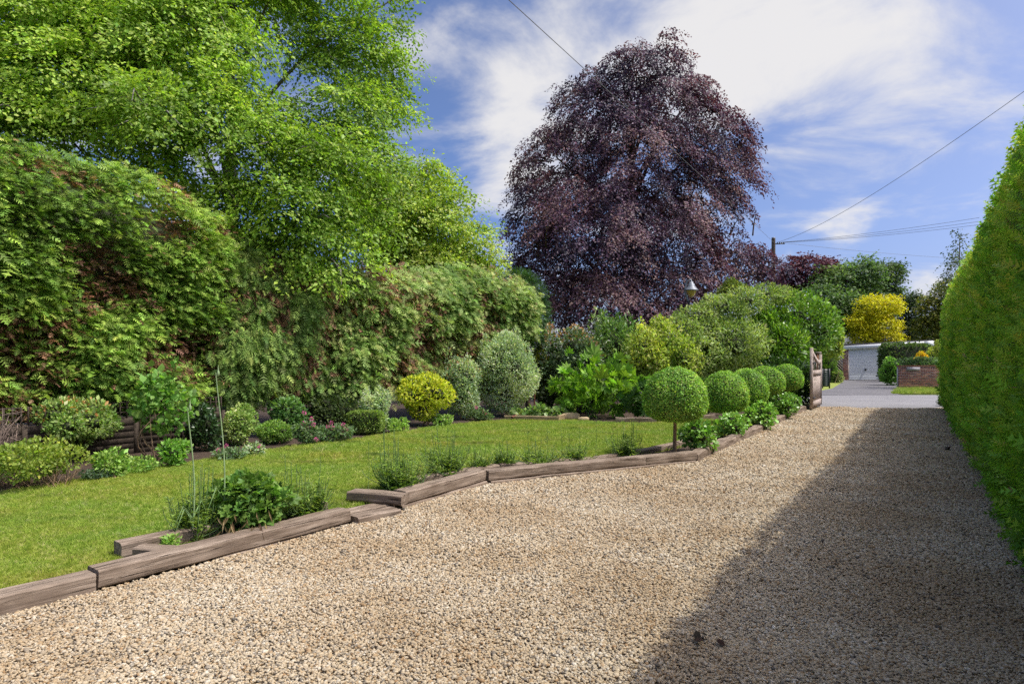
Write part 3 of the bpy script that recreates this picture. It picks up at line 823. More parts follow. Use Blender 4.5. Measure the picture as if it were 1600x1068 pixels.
LIME = [(0.152, 0.240, 0.032), (0.240, 0.341, 0.044), (0.341, 0.442, 0.069), (0.380, 0.430, 0.101)]
lob = px_lobes([(680, 335, 48, 62, 21), (735, 385, 24, 36, 21), (650, 290, 40, 38, 21), (620, 380, 80, 60, 21), (700, 400, 70, 40, 21), (600, 320, 60, 60, 21)], split=5, flat=.6)
tree('lime_green_tree', 'airy yellow-green tree between the tall beech and the copper beech', (-2.5, 21.5, 0), (-2.6, 21.5, 6.6), lob, LIME, 2600, 22, .8, .42, .10, .15, plates=(170, .6, .45, .4), tr=.16, nlimb=6, twigs=160, backp=.5, shell=.7)

COPPER = [(0.022, 0.017, 0.036), (0.047, 0.029, 0.056), (0.079, 0.043, 0.076), (0.112, 0.059, 0.081), (0.153, 0.092, 0.084)]
lob = px_lobes([(985, 112, 55, 42, 24), (1045, 95, 34, 32, 24), (930, 165, 62, 52, 24), (1045, 165, 62, 55, 24), (1115, 220, 52, 55, 24), (1150, 250, 28, 24, 24), (1092, 140, 18, 26, 24), (880, 255, 66, 66, 24),
                (985, 250, 100, 80, 24), (1100, 300, 64, 62, 24), (850, 330, 52, 62, 23.5), (930, 370, 100, 90, 23), (1050, 380, 90, 80, 23.5), (822, 330, 22, 50, 24), (850, 430, 50, 70, 23), (950, 470, 90, 55, 22.5),
                (1060, 455, 70, 45, 23), (1130, 395, 40, 30, 24), (1175, 398, 34, 18, 24.5), (1205, 420, 20, 22, 24.5), (1170, 430, 40, 18, 24.5), (810, 408, 22, 14, 23.5)], .95, split=0)
tree('copper_beech_tree', 'dark purple copper beech rising against the clouds', (4.5, 24.6, 0), (4.7, 24.6, 11.2), lob, COPPER, 9800, 22, .50, .38, .086, .55, mat='copper', barkm='bark_brown', tr=.36, nlimb=14, twigs=420,
     backp=.5, hang=.25, key_sc=.6, colj=.3, shell=.62, lump=.38, plates=(640, .62, .45, .42))

P2 = [(.05, .022, .035), (.085, .032, .05), (.11, .04, .05)]
lob = px_lobes([(1265, 425, 42, 26, 52), (1240, 440, 26, 20, 52), (1295, 430, 26, 18, 52)])
tree('purple_leaved_tree', 'small far purple-leaved tree beyond the telephone pole', (24.2, 52, 0), (24.2, 52, 8), lob, P2, 700, 14, 1.3, .4, .22, .2, mat='copper', tr=.2, nlimb=3, twigs=0)
DG = [(0.052, 0.098, 0.029), (0.085, 0.150, 0.046), (0.130, 0.202, 0.072), (0.182, 0.247, 0.098)]
for (nm, lb, rows, pal, ns, lf, bx) in (
        ('far_tree', 'far olive green tree left of the golden tree', [(1310, 455, 40, 42, 50), (1345, 430, 32, 26, 50), (1285, 475, 34, 30, 48), (1330, 490, 40, 34, 48)], DG, 1500, .2, 1315),
        ('far_tree', 'far dark green tree with a loose top directly behind the golden tree', [(1375, 432, 28, 26, 54), (1395, 425, 14, 14, 54), (1370, 465, 36, 30, 54), (1350, 500, 30, 30, 54)], [(.03, .06, .018), (.05, .09, .03), (.08, .125, .04)], 1000, .2, 1372),
        ('far_tree', 'narrow dark evergreen tree beside the golden tree', [(1420, 490, 17, 30, 50), (1424, 470, 10, 14, 50), (1418, 520, 18, 24, 50)], [(.03, .055, .02), (.05, .08, .03)], 600, .16, 1420),
        ('far_tree', 'far green tree with yellowing leaves at the clipped hedge end', [(1460, 490, 20, 28, 46), (1475, 470, 18, 30, 46), (1455, 515, 20, 22, 46), (1480, 505, 20, 30, 46)], [(.06, .10, .02), (.13, .15, .03), (.22, .20, .04)], 900, .17, 1462)):
    lob = px_lobes(rows); b = at(bx, 500, rows[0][4])
    tree(nm, lb, (b[0], b[1], 0), (b[0], b[1], lob[0][2] + 1), lob, pal, ns, 14, 1.0, .42, lf, .15, tr=.16, nlimb=3, twigs=60, group='trees beyond the road')
lob = px_lobes([(1365, 480, 26, 17, 46), (1388, 476, 18, 14, 46), (1345, 505, 18, 12, 46), (1375, 510, 26, 20, 46), (1338, 500, 14, 7, 46), (1350, 530, 22, 16, 46), (1385, 530, 22, 18, 46)])
tree('golden_tree', 'vivid golden yellow tree behind the garage', (26.2, 46.6, 0), (26.2, 46.6, 5), lob, [(.40, .37, .015), (.56, .50, .02), (.70, .60, .04)], 1300, 14, .7, .5, .13, .1, tr=.12, nlimb=5, twigs=40, up=1.2)
lob = px_lobes([(1487, 400, 8, 22, 30), (1481, 445, 9, 22, 30), (1500, 370, 10, 20, 30), (1496, 430, 20, 40, 31)])
b = at(1500, 500, 30.5)
tree('birch_tree', 'sparse leafy birch peeking past the top of the clipped hedge', (b[0], b[1], 0), (b[0], b[1], 7), lob, [(.03, .05, .02), (.06, .09, .03)], 170, 10, .6, .4, .10, .5, tr=.08, nlimb=3, twigs=40, hang=.3)


# ------------------------------------------------------------------ conifer hedges
def hedge_core(f_pt, u0, u1, nu, zs, root, inset):
    us = np.linspace(u0, u1, nu); V = np.array([f_pt(u, z, -inset) for u in us for z in zs]); k = len(zs)
    i, j = np.meshgrid(np.arange(nu - 1), np.arange(k - 1), indexing='ij')
    F = np.stack([i * k + j, (i + 1) * k + j, (i + 1) * k + j + 1, i * k + j + 1], -1).reshape(-1, 4)
    V = V + np.stack([vn(V, 2.5, s) for s in (1, 2, 3)], 1) * .08
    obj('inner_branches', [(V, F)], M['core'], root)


def line_frame(a, b):
    a = np.asarray(a, float); b = np.asarray(b, float); d = nrm(b - a); n = np.array((d[1], -d[0])); return a, b, d, n, np.linalg.norm(b - a)


def shelf_hedge(name, label, a, b, top, bottom, n_cl, per, size, pal, dead, droop, outw, blen, deadp=.12, depth=1.6, mat='needle', upn=.9, sway=.5, rough=.85, fdroop=0.0):
    """unclipped conifer hedge: short branches carrying flat fronds, in overlapping shelves or curtains"""
    a, b, d, nv, Ln = line_frame(a, b); D3 = np.array((*d, 0)); N3 = np.array((*nv, 0)); up = np.array((0, 0, 1.))
    root = thing(name, label, 'hedge', (*((a + b) / 2), 0))
    topf = lambda s: np.interp(s, [x[0] for x in top], [x[1] for x in top]); botf = lambda s: np.interp(s, [x[0] for x in bottom], [x[1] for x in bottom])
    s = rng.random(n_cl); zt = topf(s); zb = botf(s); h = rng.random(n_cl) ** .95; z = zb + (zt - zb) * h
    q = np.stack([s * Ln, z * 1.25, 0 * s], 1)
    n1, n2, n3 = vn(q, .55, 1), vn(q, 1.25, 2), vn(q * (1, 1.6, 1), 2.3, 3)
    off = (.28 * n1 + .30 * n2 + .16 * n3) * rough - np.clip((h - .78) / .22, 0, 1) ** 2 * depth * .4 + np.where(h < .1, -.12, 0)
    P = np.array((*a, 0)) + D3 * (s * Ln)[:, None] + N3 * off[:, None] + up * z[:, None]
    z_w = .10 * vn(np.stack([s * Ln, 0 * s, 0 * s], 1), 2.0, 5); P[:, 2] += np.where(h > .85, z_w * 1.5, 0)
    hollow = n2 * .6 + n3 * .6 + .5 * vn(q, .7, 6)
    isdead = (hollow < -.16) & (rng.random(n_cl) < deadp * 4)
    thin = (hollow < -.42) & (rng.random(n_cl) < .55)
    bl = blen * np.exp(rng.normal(0, .28, n_cl)); ang = rng.normal(0, .6, n_cl)
    bd = nrm(N3 * (np.cos(ang) * outw)[:, None] + D3 * (np.sin(ang) * sway * 1.6)[:, None] + up * rng.normal(-droop, .2, n_cl)[:, None])
    bn = nrm(up * upn + N3 * .45 + rng.normal(0, .28, (n_cl, 3))); bx = nrm(np.cross(bd, bn)); bz = np.cross(bx, bd)
    kp = ~thin; P, bl, bd, bn, bx, bz, isdead, q = [v[kp] for v in (P, bl, bd, bn, bx, bz, isdead, q)]; n_cl = len(P)
    t = (np.arange(per)[None] + rng.random((n_cl, per))) / per; sg = np.where(rng.random((n_cl, per)) < .5, -1., 1.)
    Q = P[:, None] + bd[:, None] * ((t - .75) * bl[:, None])[..., None] + bx[:, None] * (sg * rng.random((n_cl, per)) * .16 * bl[:, None])[..., None] + bz[:, None] * rng.normal(0, .03, (n_cl, per, 1))
    Q[..., 2] -= t ** 2 * .18 * bl[:, None]
    fd = nrm(bd[:, None] * .75 + bx[:, None] * (sg * (.95 - .6 * t))[..., None] + rng.normal(0, .22, (n_cl, per, 3)) - up * fdroop)
    fn = nrm(bn[:, None] + rng.normal(0, .3, (n_cl, per, 3)))
    n = n_cl * per
    key = np.repeat(np.clip(.5 + .5 * vn(q, .8, 8) + rng.normal(0, .3, n_cl), 0, 1), per)
    c = palette(pal, n, .24, key); dm = np.repeat(isdead, per) | (rng.random(n) < .015); c[dm] = palette(dead, dm.sum(), .25)
    S = size * np.exp(rng.normal(0, .25, n)); S[dm] *= .85
    V, F, C = inst(FROND_M, Q.reshape(-1, 3), fd.reshape(-1, 3), fn.reshape(-1, 3), S, c)
    obj('foliage', mesh('foliage', [(V, F)], C), M[mat], root, kind='stuff')

    def pt(s_, t_, off_): return np.array((*a, 0)) + D3 * s_ * Ln + N3 * (off_ - max(0, t_ - .7) * depth) + up * (botf(s_) - .1 + (topf(s_) - botf(s_)) * t_ * .985)
    hedge_core(pt, 0, 1, 40, np.linspace(0, 1, 14), root, .75)
    # bare brown branches seen in the openings
    for i in range(70):
        s0, z0 = rng.random(), rng.uniform(.03, .8); zz_ = botf(s0) + (topf(s0) - botf(s0)) * z0
        p = np.array((*a, 0)) + D3 * s0 * Ln - N3 * .7 + up * zz_; e = p + N3 * rng.uniform(.45, .85) + D3 * rng.normal(0, .4) + up * rng.normal(-.05, .3)
        obj('branch', [tube([p, p * .6 + e * .4 + up * .05, e], [.018, .012, .004], 5)], M['stem_tan'] if i % 2 else M['bark_brown'], root)
    return root


BROWN = [(.13, .06, .03), (.22, .11, .06), (.30, .17, .10)]
HA0 = np.array((-7.4, 7.6)); HA1 = np.array((-5.05, 11.3))
shelf_hedge('conifer_hedge', 'tall shaggy conifer hedge with flat layered sprays and brown patches behind the trellis', HA0 - (1.2, 1.9), HA1, [(0, 4.5), (.35, 4.45), (.55, 4.5), (.8, 4.45), (1, 4.0)],
            [(0, .72), (1, .62)], 4000, 14, .13, [(0.080, 0.150, 0.022), (0.130, 0.225, 0.030), (0.205, 0.315, 0.046), (0.285, 0.390, 0.070)], BROWN, .10, 1.0, .62, .16, depth=.8)
HB1 = np.array((-3.7, 13.0))
shelf_hedge('cypress_hedge', 'drooping dark cypress hanging in curtains beside the layered conifer hedge', HA1 + (-.1, -.1), HB1, [(0, 4.0), (.4, 3.65), (1, 3.35)], [(0, .75), (1, .7)], 1400, 13, .165,
            [(0.085, 0.145, 0.030), (0.140, 0.215, 0.042), (0.220, 0.300, 0.066)], BROWN, .6, .8, .5, .14, upn=.5, sway=.6, rough=.9, fdroop=.35)
HC1 = np.array((.65, 17.9))
shelf_hedge('conifer_hedge', 'pale ragged conifer hedge with a bare brown hollow behind the golden ball shrub', HB1, HC1, [(0, 3.3), (.3, 3.55), (.6, 3.75), (1, 3.75)], [(0, .75), (.4, .8), (1, .5)], 3000, 13, .17,
            [(0.095, 0.170, 0.030), (0.155, 0.245, 0.050), (0.235, 0.320, 0.080), (0.330, 0.375, 0.125)], BROWN, .35, .9, .6, .14, upn=.7, sway=.7, rough=.95, fdroop=.1)
lob = px_lobes([(822, 470, 32, 40, 18.6), (835, 500, 22, 40, 18.6), (808, 450, 24, 28, 18.6), (825, 530, 28, 30, 18.4)])
root = thing('cypress_tree', 'small dense dark green conifer at the far end of the ragged hedge', 'tree', (.45, 18.7, 0))
V, F, C = lobed_foliage(lob, 2600, .22, FROND_L, [(.02, .055, .014), (.035, .085, .02), (.06, .12, .03)], up=-.3, fill=.3)
obj('crown', mesh('crown', [(V, F)], C), M['needle'], root, kind='stuff')
limb(root, [(.45, 18.7, 0), (.45, 18.7, 1.5), (.47, 18.7, 3.3)], .08, .02, 'bark_brown', 'trunk')


def clipped_hedge():
    u0, u1, H, v0, th = .6, 22.6, 3.22, .62, 1.5
    root = thing('clipped_hedge', 'high clipped conifer hedge casting its shadow along the gravel', 'hedge', UV(11, 1.3))
    # outline of the section: (inset from v0, z, outward normal (v,z)); leaning back, rounded shoulder
    prof = np.array([(.08, .0), (.02, .25), (.0, .7), (.0, 1.5), (.02, 2.3), (.05, 2.85), (.10, 3.08), (.20, 3.22), (.45, 3.26), (1.0, 3.27), (1.35, 3.2), (th, 2.9), (th, 0)])
    seg = np.linalg.norm(np.diff(prof, axis=0), axis=1); cs = np.concatenate([[0], np.cumsum(seg)])

    def point(u, s):
        a = np.interp(s, cs, prof[:, 0]); z = np.interp(s, cs, prof[:, 1]); e = .05
        ta = np.interp(s + e, cs, prof[:, 0]) - np.interp(s - e, cs, prof[:, 0]); tz = np.interp(s + e, cs, prof[:, 1]) - np.interp(s - e, cs, prof[:, 1])
        nv_, nz = -tz, ta
        k = np.clip((u - (u1 - 3.0)) / 3.0, 0, 1); zf = 1 - .16 * k ** 2.2 + .09 * np.clip((11 - u) / 6.5, 0, 1); z = z * zf
        return a, z, nv_, nz
    n = 33000; uu = u0 + (u1 - u0) * rng.random(n) ** 1.35; s = rng.random(n) * (cs[9] + .3)
    a, z, nv_, nz = point(uu, s); wave = .05 * vn(np.stack([uu, z, 0 * z], 1), .8, 4) + .045 * vn(np.stack([uu, z * .7, 0 * z], 1), 2.4, 5)
    N3 = nrm(np.stack([DR[0] * nv_, DR[1] * nv_, nz], 1)); U3 = np.array((*DU, 0)); up = np.array((0, 0, 1.))
    P = np.stack([DU[0] * uu + DR[0] * (v0 + a), DU[1] * uu + DR[1] * (v0 + a), z], 1)
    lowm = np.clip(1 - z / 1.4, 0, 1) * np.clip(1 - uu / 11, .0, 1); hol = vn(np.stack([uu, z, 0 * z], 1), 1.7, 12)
    P = P + N3 * (wave + rng.normal(0, .022, n) - .07 + lowm * .10 * vn(np.stack([uu, z, 0 * z], 1), 3.1, 9))[:, None]
    h2 = vn(np.stack([uu, z * .8, 0 * z], 1), 4.2, 21); keep = (P[:, 2] > .03) & ~((h2 > .48) & (rng.random(n) < .6)) & ~((hol > .42) & (rng.random(n) < .75) & (uu < 11) & (z < 2.1)); P, N3, uu, z, lowm, h2 = P[keep], N3[keep], uu[keep], z[keep], lowm[keep], h2[keep]; n = len(P)
    d = nrm(N3 * (.55 + .3 * lowm[:, None]) + up * (.62 - .75 * lowm[:, None]) + U3 * rng.normal(-.05, .45, n)[:, None] + rng.normal(0, .2, (n, 3)))
    nn = nrm(rng.normal(0, .6, (n, 3)) + N3 * .5 + up * .4 * (1 + lowm[:, None]))
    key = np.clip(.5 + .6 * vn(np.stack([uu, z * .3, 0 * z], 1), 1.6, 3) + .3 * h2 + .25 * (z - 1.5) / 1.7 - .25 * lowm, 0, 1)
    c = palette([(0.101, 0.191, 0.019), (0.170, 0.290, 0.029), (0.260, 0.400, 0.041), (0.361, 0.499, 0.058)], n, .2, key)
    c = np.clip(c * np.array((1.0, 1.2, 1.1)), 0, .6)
    br = rng.random(n) < .006; c[br] = palette([(.22, .17, .08), (.30, .25, .14)], br.sum(), .2)
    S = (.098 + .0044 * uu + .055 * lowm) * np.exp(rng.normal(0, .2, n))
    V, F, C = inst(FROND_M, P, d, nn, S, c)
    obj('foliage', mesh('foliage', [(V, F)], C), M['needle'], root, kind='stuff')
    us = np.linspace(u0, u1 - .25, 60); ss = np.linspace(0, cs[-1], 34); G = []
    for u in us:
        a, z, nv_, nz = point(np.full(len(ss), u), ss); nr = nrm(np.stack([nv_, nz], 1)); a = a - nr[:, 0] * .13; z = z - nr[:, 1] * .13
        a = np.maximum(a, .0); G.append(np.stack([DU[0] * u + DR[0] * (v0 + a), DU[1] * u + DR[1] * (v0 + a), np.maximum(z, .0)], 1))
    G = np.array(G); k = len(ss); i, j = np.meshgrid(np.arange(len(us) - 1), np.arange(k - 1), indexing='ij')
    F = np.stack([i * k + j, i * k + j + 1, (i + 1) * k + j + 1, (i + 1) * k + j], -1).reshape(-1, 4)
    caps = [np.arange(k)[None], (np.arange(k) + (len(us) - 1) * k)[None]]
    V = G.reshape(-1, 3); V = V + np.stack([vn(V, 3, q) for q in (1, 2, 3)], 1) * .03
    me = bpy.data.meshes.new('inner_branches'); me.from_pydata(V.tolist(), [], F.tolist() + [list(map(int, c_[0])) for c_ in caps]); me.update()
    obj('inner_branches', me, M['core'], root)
    for i in range(60):
        u = rng.uniform(3.5, 10); zz_ = rng.uniform(.15, 1.6); p = UV(u, v0 + .3, zz_); e = UV(u + rng.normal(-.1, .25), v0 + rng.uniform(-.02, .1), zz_ + rng.normal(.03, .15))
        obj('branch', [tube([p, (p + e) / 2 + (0, 0, .03), e], [.012, .008, .004], 5)], M['stem_tan'], root)


clipped_hedge()


# ------------------------------------------------------------------ topiary
def topiary(label, px, v, R, zt, zb, n, leaf):
    r = (px - 800) / FPX; Y = v / (DR[0] * r + DR[1]); c = np.array((r * Y, Y))
    root = thing('topiary_ball', label, 'topiary', (*c, .05), 'clipped topiary balls beside the drive')
    zc = zb + (zt - zb) * .40
    lean = rng.normal(0, .02, 2)

    def surf(dv, k=1.0):
        hz = np.where(dv[:, 2] > 0, zt - zc, zc - zb); p = 2 + .9 * (dv[:, 2] < 0)
        rho = (np.abs(dv[:, 0]) ** p + np.abs(dv[:, 1]) ** p * 1 + np.abs(dv[:, 2]) ** p) ** (-1 / p)
        hor = np.sqrt(dv[:, 0] ** 2 + dv[:, 1] ** 2); rho = (hor ** p + np.abs(dv[:, 2]) ** p) ** (-1 / p)
        q = dv * rho[:, None]; w = 1 + .03 * vn(dv * 1.7 + px, 1, 1) + .010 * vn(dv * 8 + px, 1, 2)
        return np.stack([c[0] + q[:, 0] * R * w * k, c[1] + q[:, 1] * R * w * k, zc + q[:, 2] * hz * w * k], 1)
    dv = randu(n); P = surf(dv) + dv * rng.normal(-.004, .010, (n, 1)); nr = nrm(dv * np.array((1, 1, R / max(zt - zc, .1))))
    d = nrm(nr * .3 + randu(n) * .9); nn = nrm(nr + randu(n) * .38)
    col = palette([(0.105, 0.220, 0.038), (0.178, 0.324, 0.054), (0.273, 0.440, 0.076), (0.419, 0.586, 0.126)], n, .25, np.clip(.45 + .35 * vn(P, 5, 3) + .15 * vn(P, 22, 4), 0, 1))
    o_ = rng.random(n) < .012; col[o_] = (.40, .28, .10)
    V, F, C = inst(LEAF, P, d, nn, leaf * np.exp(rng.normal(0, .2, n)), col)
    fo = obj('foliage', mesh('foliage', [(V, F)], C), M['leaf'], root, kind='stuff')
    ths, phs = np.linspace(.02, pi - .02, 18), np.linspace(0, 2 * pi, 28, endpoint=False)
    D = np.array([(sin(a) * cos(b), sin(a) * sin(b), cos(a)) for a in ths for b in phs]); G = surf(D, .955); k = 28
    i, j = np.meshgrid(np.arange(17), np.arange(k), indexing='ij'); jj = (j + 1) % k
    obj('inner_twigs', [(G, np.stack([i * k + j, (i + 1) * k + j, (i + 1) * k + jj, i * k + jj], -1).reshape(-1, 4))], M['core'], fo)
    limb(root, [(c[0] + lean[0], c[1], .03), (c[0] + lean[0] * .5, c[1] + .01, zb * .5), (c[0], c[1], zb + .1)], .030, .024, 'stem_tan', 'trunk')


topiary('largest clipped topiary ball, on a bare stem at the bend of the sleepers', 1054.5, -3.02, .455, 1.345, .575, 23000, .028)
topiary('second topiary ball along the row, just behind the largest', 1132.5, -3.12, .43, 1.225, .46, 16000, .030)
topiary('third topiary ball, in the middle of the row of five', 1167, -3.10, .43, 1.245, .49, 13500, .032)
topiary('fourth topiary ball along the row from the largest', 1196, -3.10, .43, 1.275, .62, 11500, .034)
topiary('smallest-looking topiary ball, last of the row beside the gate', 1228.5, -3.05, .42, 1.30, .61, 10000, .036)

HYD = [(0.075, 0.179, 0.030), (0.128, 0.261, 0.041), (0.194, 0.359, 0.060), (0.269, 0.448, 0.090)]
for (px, by, hw, ty, n, lb) in ((1089, 706, 30, 658, 1500, 'glossy leafy mound at the foot of the largest topiary ball'), (1143, 684, 25, 647, 1300, 'glossy leafy mound under the second topiary ball'),
                                (1186, 668, 26, 628, 1300, 'glossy leafy mound under the third topiary ball'), (1222, 652, 28, 613, 1400, 'broad leafy mound under the fourth and fifth topiary balls')):
    shrub('hydrangea_plant', lb, 'plant', px, by, hw, ty, HYD, leaf=.062, n=n, tmpl=ROUND, mat='leaf_gloss', z0=.06, stems=3, nl=9, lump=.08, group='leafy mounds between the topiary stems', up=.3, jit=.5, fill=.35, slim=.85)

# ------------------------------------------------------------------ the border under the conifer hedge
G1 = [(0.090, 0.172, 0.033), (0.149, 0.261, 0.045), (0.239, 0.367, 0.075), (0.344, 0.448, 0.120)]
VAR = [(0.110, 0.193, 0.041), (0.193, 0.290, 0.069), (0.317, 0.400, 0.124), (0.469, 0.511, 0.221)]
GREY = [(0.155, 0.224, 0.121), (0.259, 0.344, 0.191), (0.414, 0.499, 0.294), (0.620, 0.673, 0.431)]
shrub('low_shrub', 'spreading yellow-green shrub with bare brown lower twigs by the lawn corner', 'shrub', 50, 768, 72, 694, [(0.125, 0.188, 0.031), (0.213, 0.275, 0.044), (0.312, 0.362, 0.062)], core=0, leaf=.042, n=5200, fb=752, stems=0, nl=12, lump=.25)
r_ = thing('twig_heap', 'tangle of reddish bare twigs beneath the spreading yellow-green shrub', 'twigs', (*W(45, 766, .05)[:2], .05))
pp = []
for i in range(130):
    b = W(rng.uniform(-25, 100), rng.uniform(755, 765), .05) + (0, .05, 0); e = b + np.array((rng.normal(0, .14), rng.uniform(-.12, .2), rng.uniform(.08, .3)))
    pp.append(tube([b, (b + e) / 2 + rng.normal(0, .03, 3), e], [.005, .004, .002], 4))
obj('twigs', pp, M['stem_tan'], r_, kind='stuff')
r_ = thing('bare_shrub', 'leafless grey twiggy shrub at the trellis end of the border', 'shrub', (*W(-10, 748, .05)[:2], .05))
pp = []
for i in range(170):
    b = W(rng.uniform(-70, -5), 748, .05); a_ = rng.uniform(0, 6.28); e = b + np.array((cos(a_) * .25 + .05, sin(a_) * .2, rng.uniform(.3, .8)))
    m = (b + e) / 2 + rng.normal(0, .08, 3) + (0, 0, .12); pp.append(tube([b, m, e, e + rng.normal(0, .07, 3)], [.008, .005, .003, .002], 4))
obj('twigs', pp, plain('dry_twig', (.27, .20, .16), .9, .3, 20), r_, kind='stuff')
shrub('round_shrub', 'round variegated shrub on a short stem in front of the lap fence', 'shrub', 122, 724, 57, 622, VAR, leaf=.052, n=5600, fb=702, stems=3, nl=10, stem_r=.016, stem_mat='bark_brown', tips=([(.45, .16, .06), (.40, .30, .12)], .10, .2))
shrub('fuchsia_plant', 'small pale leafy plant below the lap fence panel', 'plant', 173, 748, 26, 706, G1, core=0, leaf=.05, n=700, nl=6, stems=3)
shrub('broadleaf_shrub', 'tall open shrub with broad heart-shaped leaves and bare lower stems', 'shrub', 252, 722, 47, 584, [(0.091, 0.182, 0.039), (0.143, 0.273, 0.052), (0.221, 0.377, 0.078)], core=0, leaf=.085, n=1100, cov=4.2, fb=690, tmpl=ROUND, stems=9, nl=9, stem_r=.011, slim=.9, fill=.4, top_lobes=5, ry=.3)
shrub('leafy_plant', 'leafy plant at the foot of the broad-leaved shrub', 'plant', 272, 730, 24, 690, HYD, leaf=.055, n=700, nl=6, stems=3)
shrub('ground_cover_plant', 'flat green ground cover between fence and lawn edge', 'plant', 213, 741, 38, 720, G1, core=0, leaf=.035, n=900, nl=7, stems=0)
shrub('ground_cover_plant', 'bluish low ground cover beside the round variegated shrub', 'plant', 152, 752, 24, 735, [(.08, .13, .07), (.14, .20, .12)], core=0, leaf=.03, n=600, nl=6, stems=0)
shrub('dark_shrub', 'dark ivy-like shrub behind the flower stalks', 'shrub', 318, 705, 26, 628, [(.02, .045, .014), (.035, .07, .02)], leaf=.06, n=1500, nl=8, mat='leaf_gloss', stems=3)
shrub('euonymus_shrub', 'rounded yellow-variegated evergreen shrub beside the thin flower stalk', 'shrub', 374, 696, 29, 634, VAR, leaf=.042, n=3200, nl=9, stems=3)
shrub('low_shrub', 'low mottled green shrub between the variegated shrub and the pink flowers', 'shrub', 432, 694, 32, 658, G1, leaf=.038, n=2200, nl=8, stems=3)
shrub('leafy_shrub', 'bright green leafy shrub rising behind the pink flowers', 'shrub', 450, 684, 31, 618, [(.05, .12, .035), (.09, .18, .05), (.14, .25, .07)], leaf=.062, n=1900, nl=8, stems=4, tmpl=ROUND, slim=.8)


def flower_heads(root, pts, r, pal, n=26):
    for p in pts:
        p = np.asarray(p, float); dv = randu(n); V, F, C = inst(LEAF, p + dv * r * .5, dv + randu(n) * .5, randu(n), np.full(n, r * .8), palette(pal, n, .15))
        obj('flower', mesh('flower', [(V, F)], C), M['petal'], root)


PINK = [(.42, .06, .17), (.55, .11, .27), (.62, .20, .36)]


def flowering(label, px, by, hw, ty, heads, r=.035, pal=PINK, leafpal=None, **kw):
    root, c, rx, rz = shrub('flowering_plant', label, 'flowers', px, by, hw, ty, leafpal or [(.08, .14, .06), (.13, .20, .08), (.20, .27, .12)], leaf=.045, n=1100, nl=7, stems=4, stem_mat='stem_green', stem_r=.005, **kw)
    Y = c[1] - rx * .35; flower_heads(root, [at(hx, hy, Y) for hx, hy in heads], r, pal)
    for hx, hy in heads:
        e = at(hx, hy, Y); obj('stem', [tube([(e[0] * .5 + c[0] * .5, c[1], .06), (e[0] * .8 + c[0] * .2, e[1] * .6 + c[1] * .4, e[2] * .6), e], .004, 4)], M['stem_green'], root)


flowering('pink-headed valerian clump next to the bright green leafy shrub', 477, 697, 19, 660, [(475, 645), (487, 654), (474, 661), (490, 663), (484, 676), (494, 686), (482, 668)])
flowering('pink-headed valerian clump beside the clipped little box hedge', 523, 692, 30, 665, [(518, 660), (536, 663), (512, 666), (521, 668), (541, 670), (534, 677), (523, 686), (510, 680)])
flowering('silvery clump with one magenta bloom at the lawn edge', 398, 713, 15, 694, [(407, 698), (401, 703)], leafpal=GREY)
flowering('low pale clump with a pink bloom beside the tall thin stalk', 360, 720, 25, 703, [(353, 696), (341, 703)], leafpal=[(.12, .19, .09), (.20, .27, .14)], r=.03)
flowering('small dusky pink flowers between the silvery shrubs', 752, 657, 18, 640, [(755, 643), (759, 647), (744, 636)], r=.04)

root = thing('box_hedge', 'small clipped oblong box hedge at the border front', 'hedge', (*W(567, 680, .05)[:2], .05))
bc = W(567, 680, .05); k = bc[1] / FPX
bx0 = np.array((bc[0], bc[1] + .25, CH - (660 - HY) * k)); hx_, hy_, hz_ = 26 * k, .22, 16 * k
n = 5200; q = rng.uniform(-1, 1, (n, 3)); ax = rng.integers(0, 3, n); q[np.arange(n), ax] = np.sign(q[np.arange(n), ax]); rr = np.max(np.abs(q) ** 1, axis=1); q = q * (np.sum(np.abs(q) ** 6, 1) ** (-1 / 6))[:, None]
P = bx0 + q * np.array((hx_, hy_, hz_)) * (1 + .05 * vn(q * 3, 1, 2))[:, None] + rng.normal(0, .008, (n, 3))
V, F, C = inst(LEAF, P, nrm(q + randu(n)), nrm(q + (0, 0, .4) + randu(n) * .5), .032 * np.exp(rng.normal(0, .2, n)), palette([(.10, .17, .03), (.16, .24, .045), (.24, .31, .07)], n, .2))
obj('foliage', mesh('foliage', [(V, F)], C), M['leaf'], root, kind='stuff')
obj('inner_twigs', [box(bx0[0] - hx_ * .86, bx0[0] + hx_ * .86, bx0[1] - hy_ * .84, bx0[1] + hy_ * .84, bx0[2] - hz_ * .84, bx0[2] + hz_ * .84)], M['core'], root)
stems_to(root, (bc[0], bc[1] + .25, .05), [bx0 + (dx, 0, -hz_ * .5) for dx in (-.15, -.05, .06, .16)], .012, 'stem_tan', spread=.1)
shrub('silver_shrub', 'upright silvery-leaved shrub behind the clipped little box hedge', 'shrub', 586, 676, 24, 608, GREY, leaf=.045, n=1900, nl=9, stems=3, top_lobes=3, slim=.8)
shrub('golden_shrub', 'dense golden-green ball-shaped shrub before the dark hedge hollow', 'shrub', 662, 667, 44, 585, [(0.260, 0.312, 0.023), (0.390, 0.429, 0.033), (0.546, 0.559, 0.052), (0.208, 0.273, 0.026)], leaf=.058, n=7200, nl=14, stems=4, lump=.06, fb=658)
shrub('low_plant', 'low white-flecked foliage under the golden ball shrub', 'plant', 690, 666, 22, 648, G1, leaf=.045, n=900, nl=6, stems=0, tips=([(.6, .6, .55)], .1, .3))
shrub('silver_shrub', 'tall grey-green shrub just behind the golden ball shrub', 'shrub', 720, 659, 32, 560, GREY, leaf=.055, n=3000, nl=12, stems=4, top_lobes=3, slim=.8, Y=14.8, tips=([(.30, .16, .08)], .05, .0))
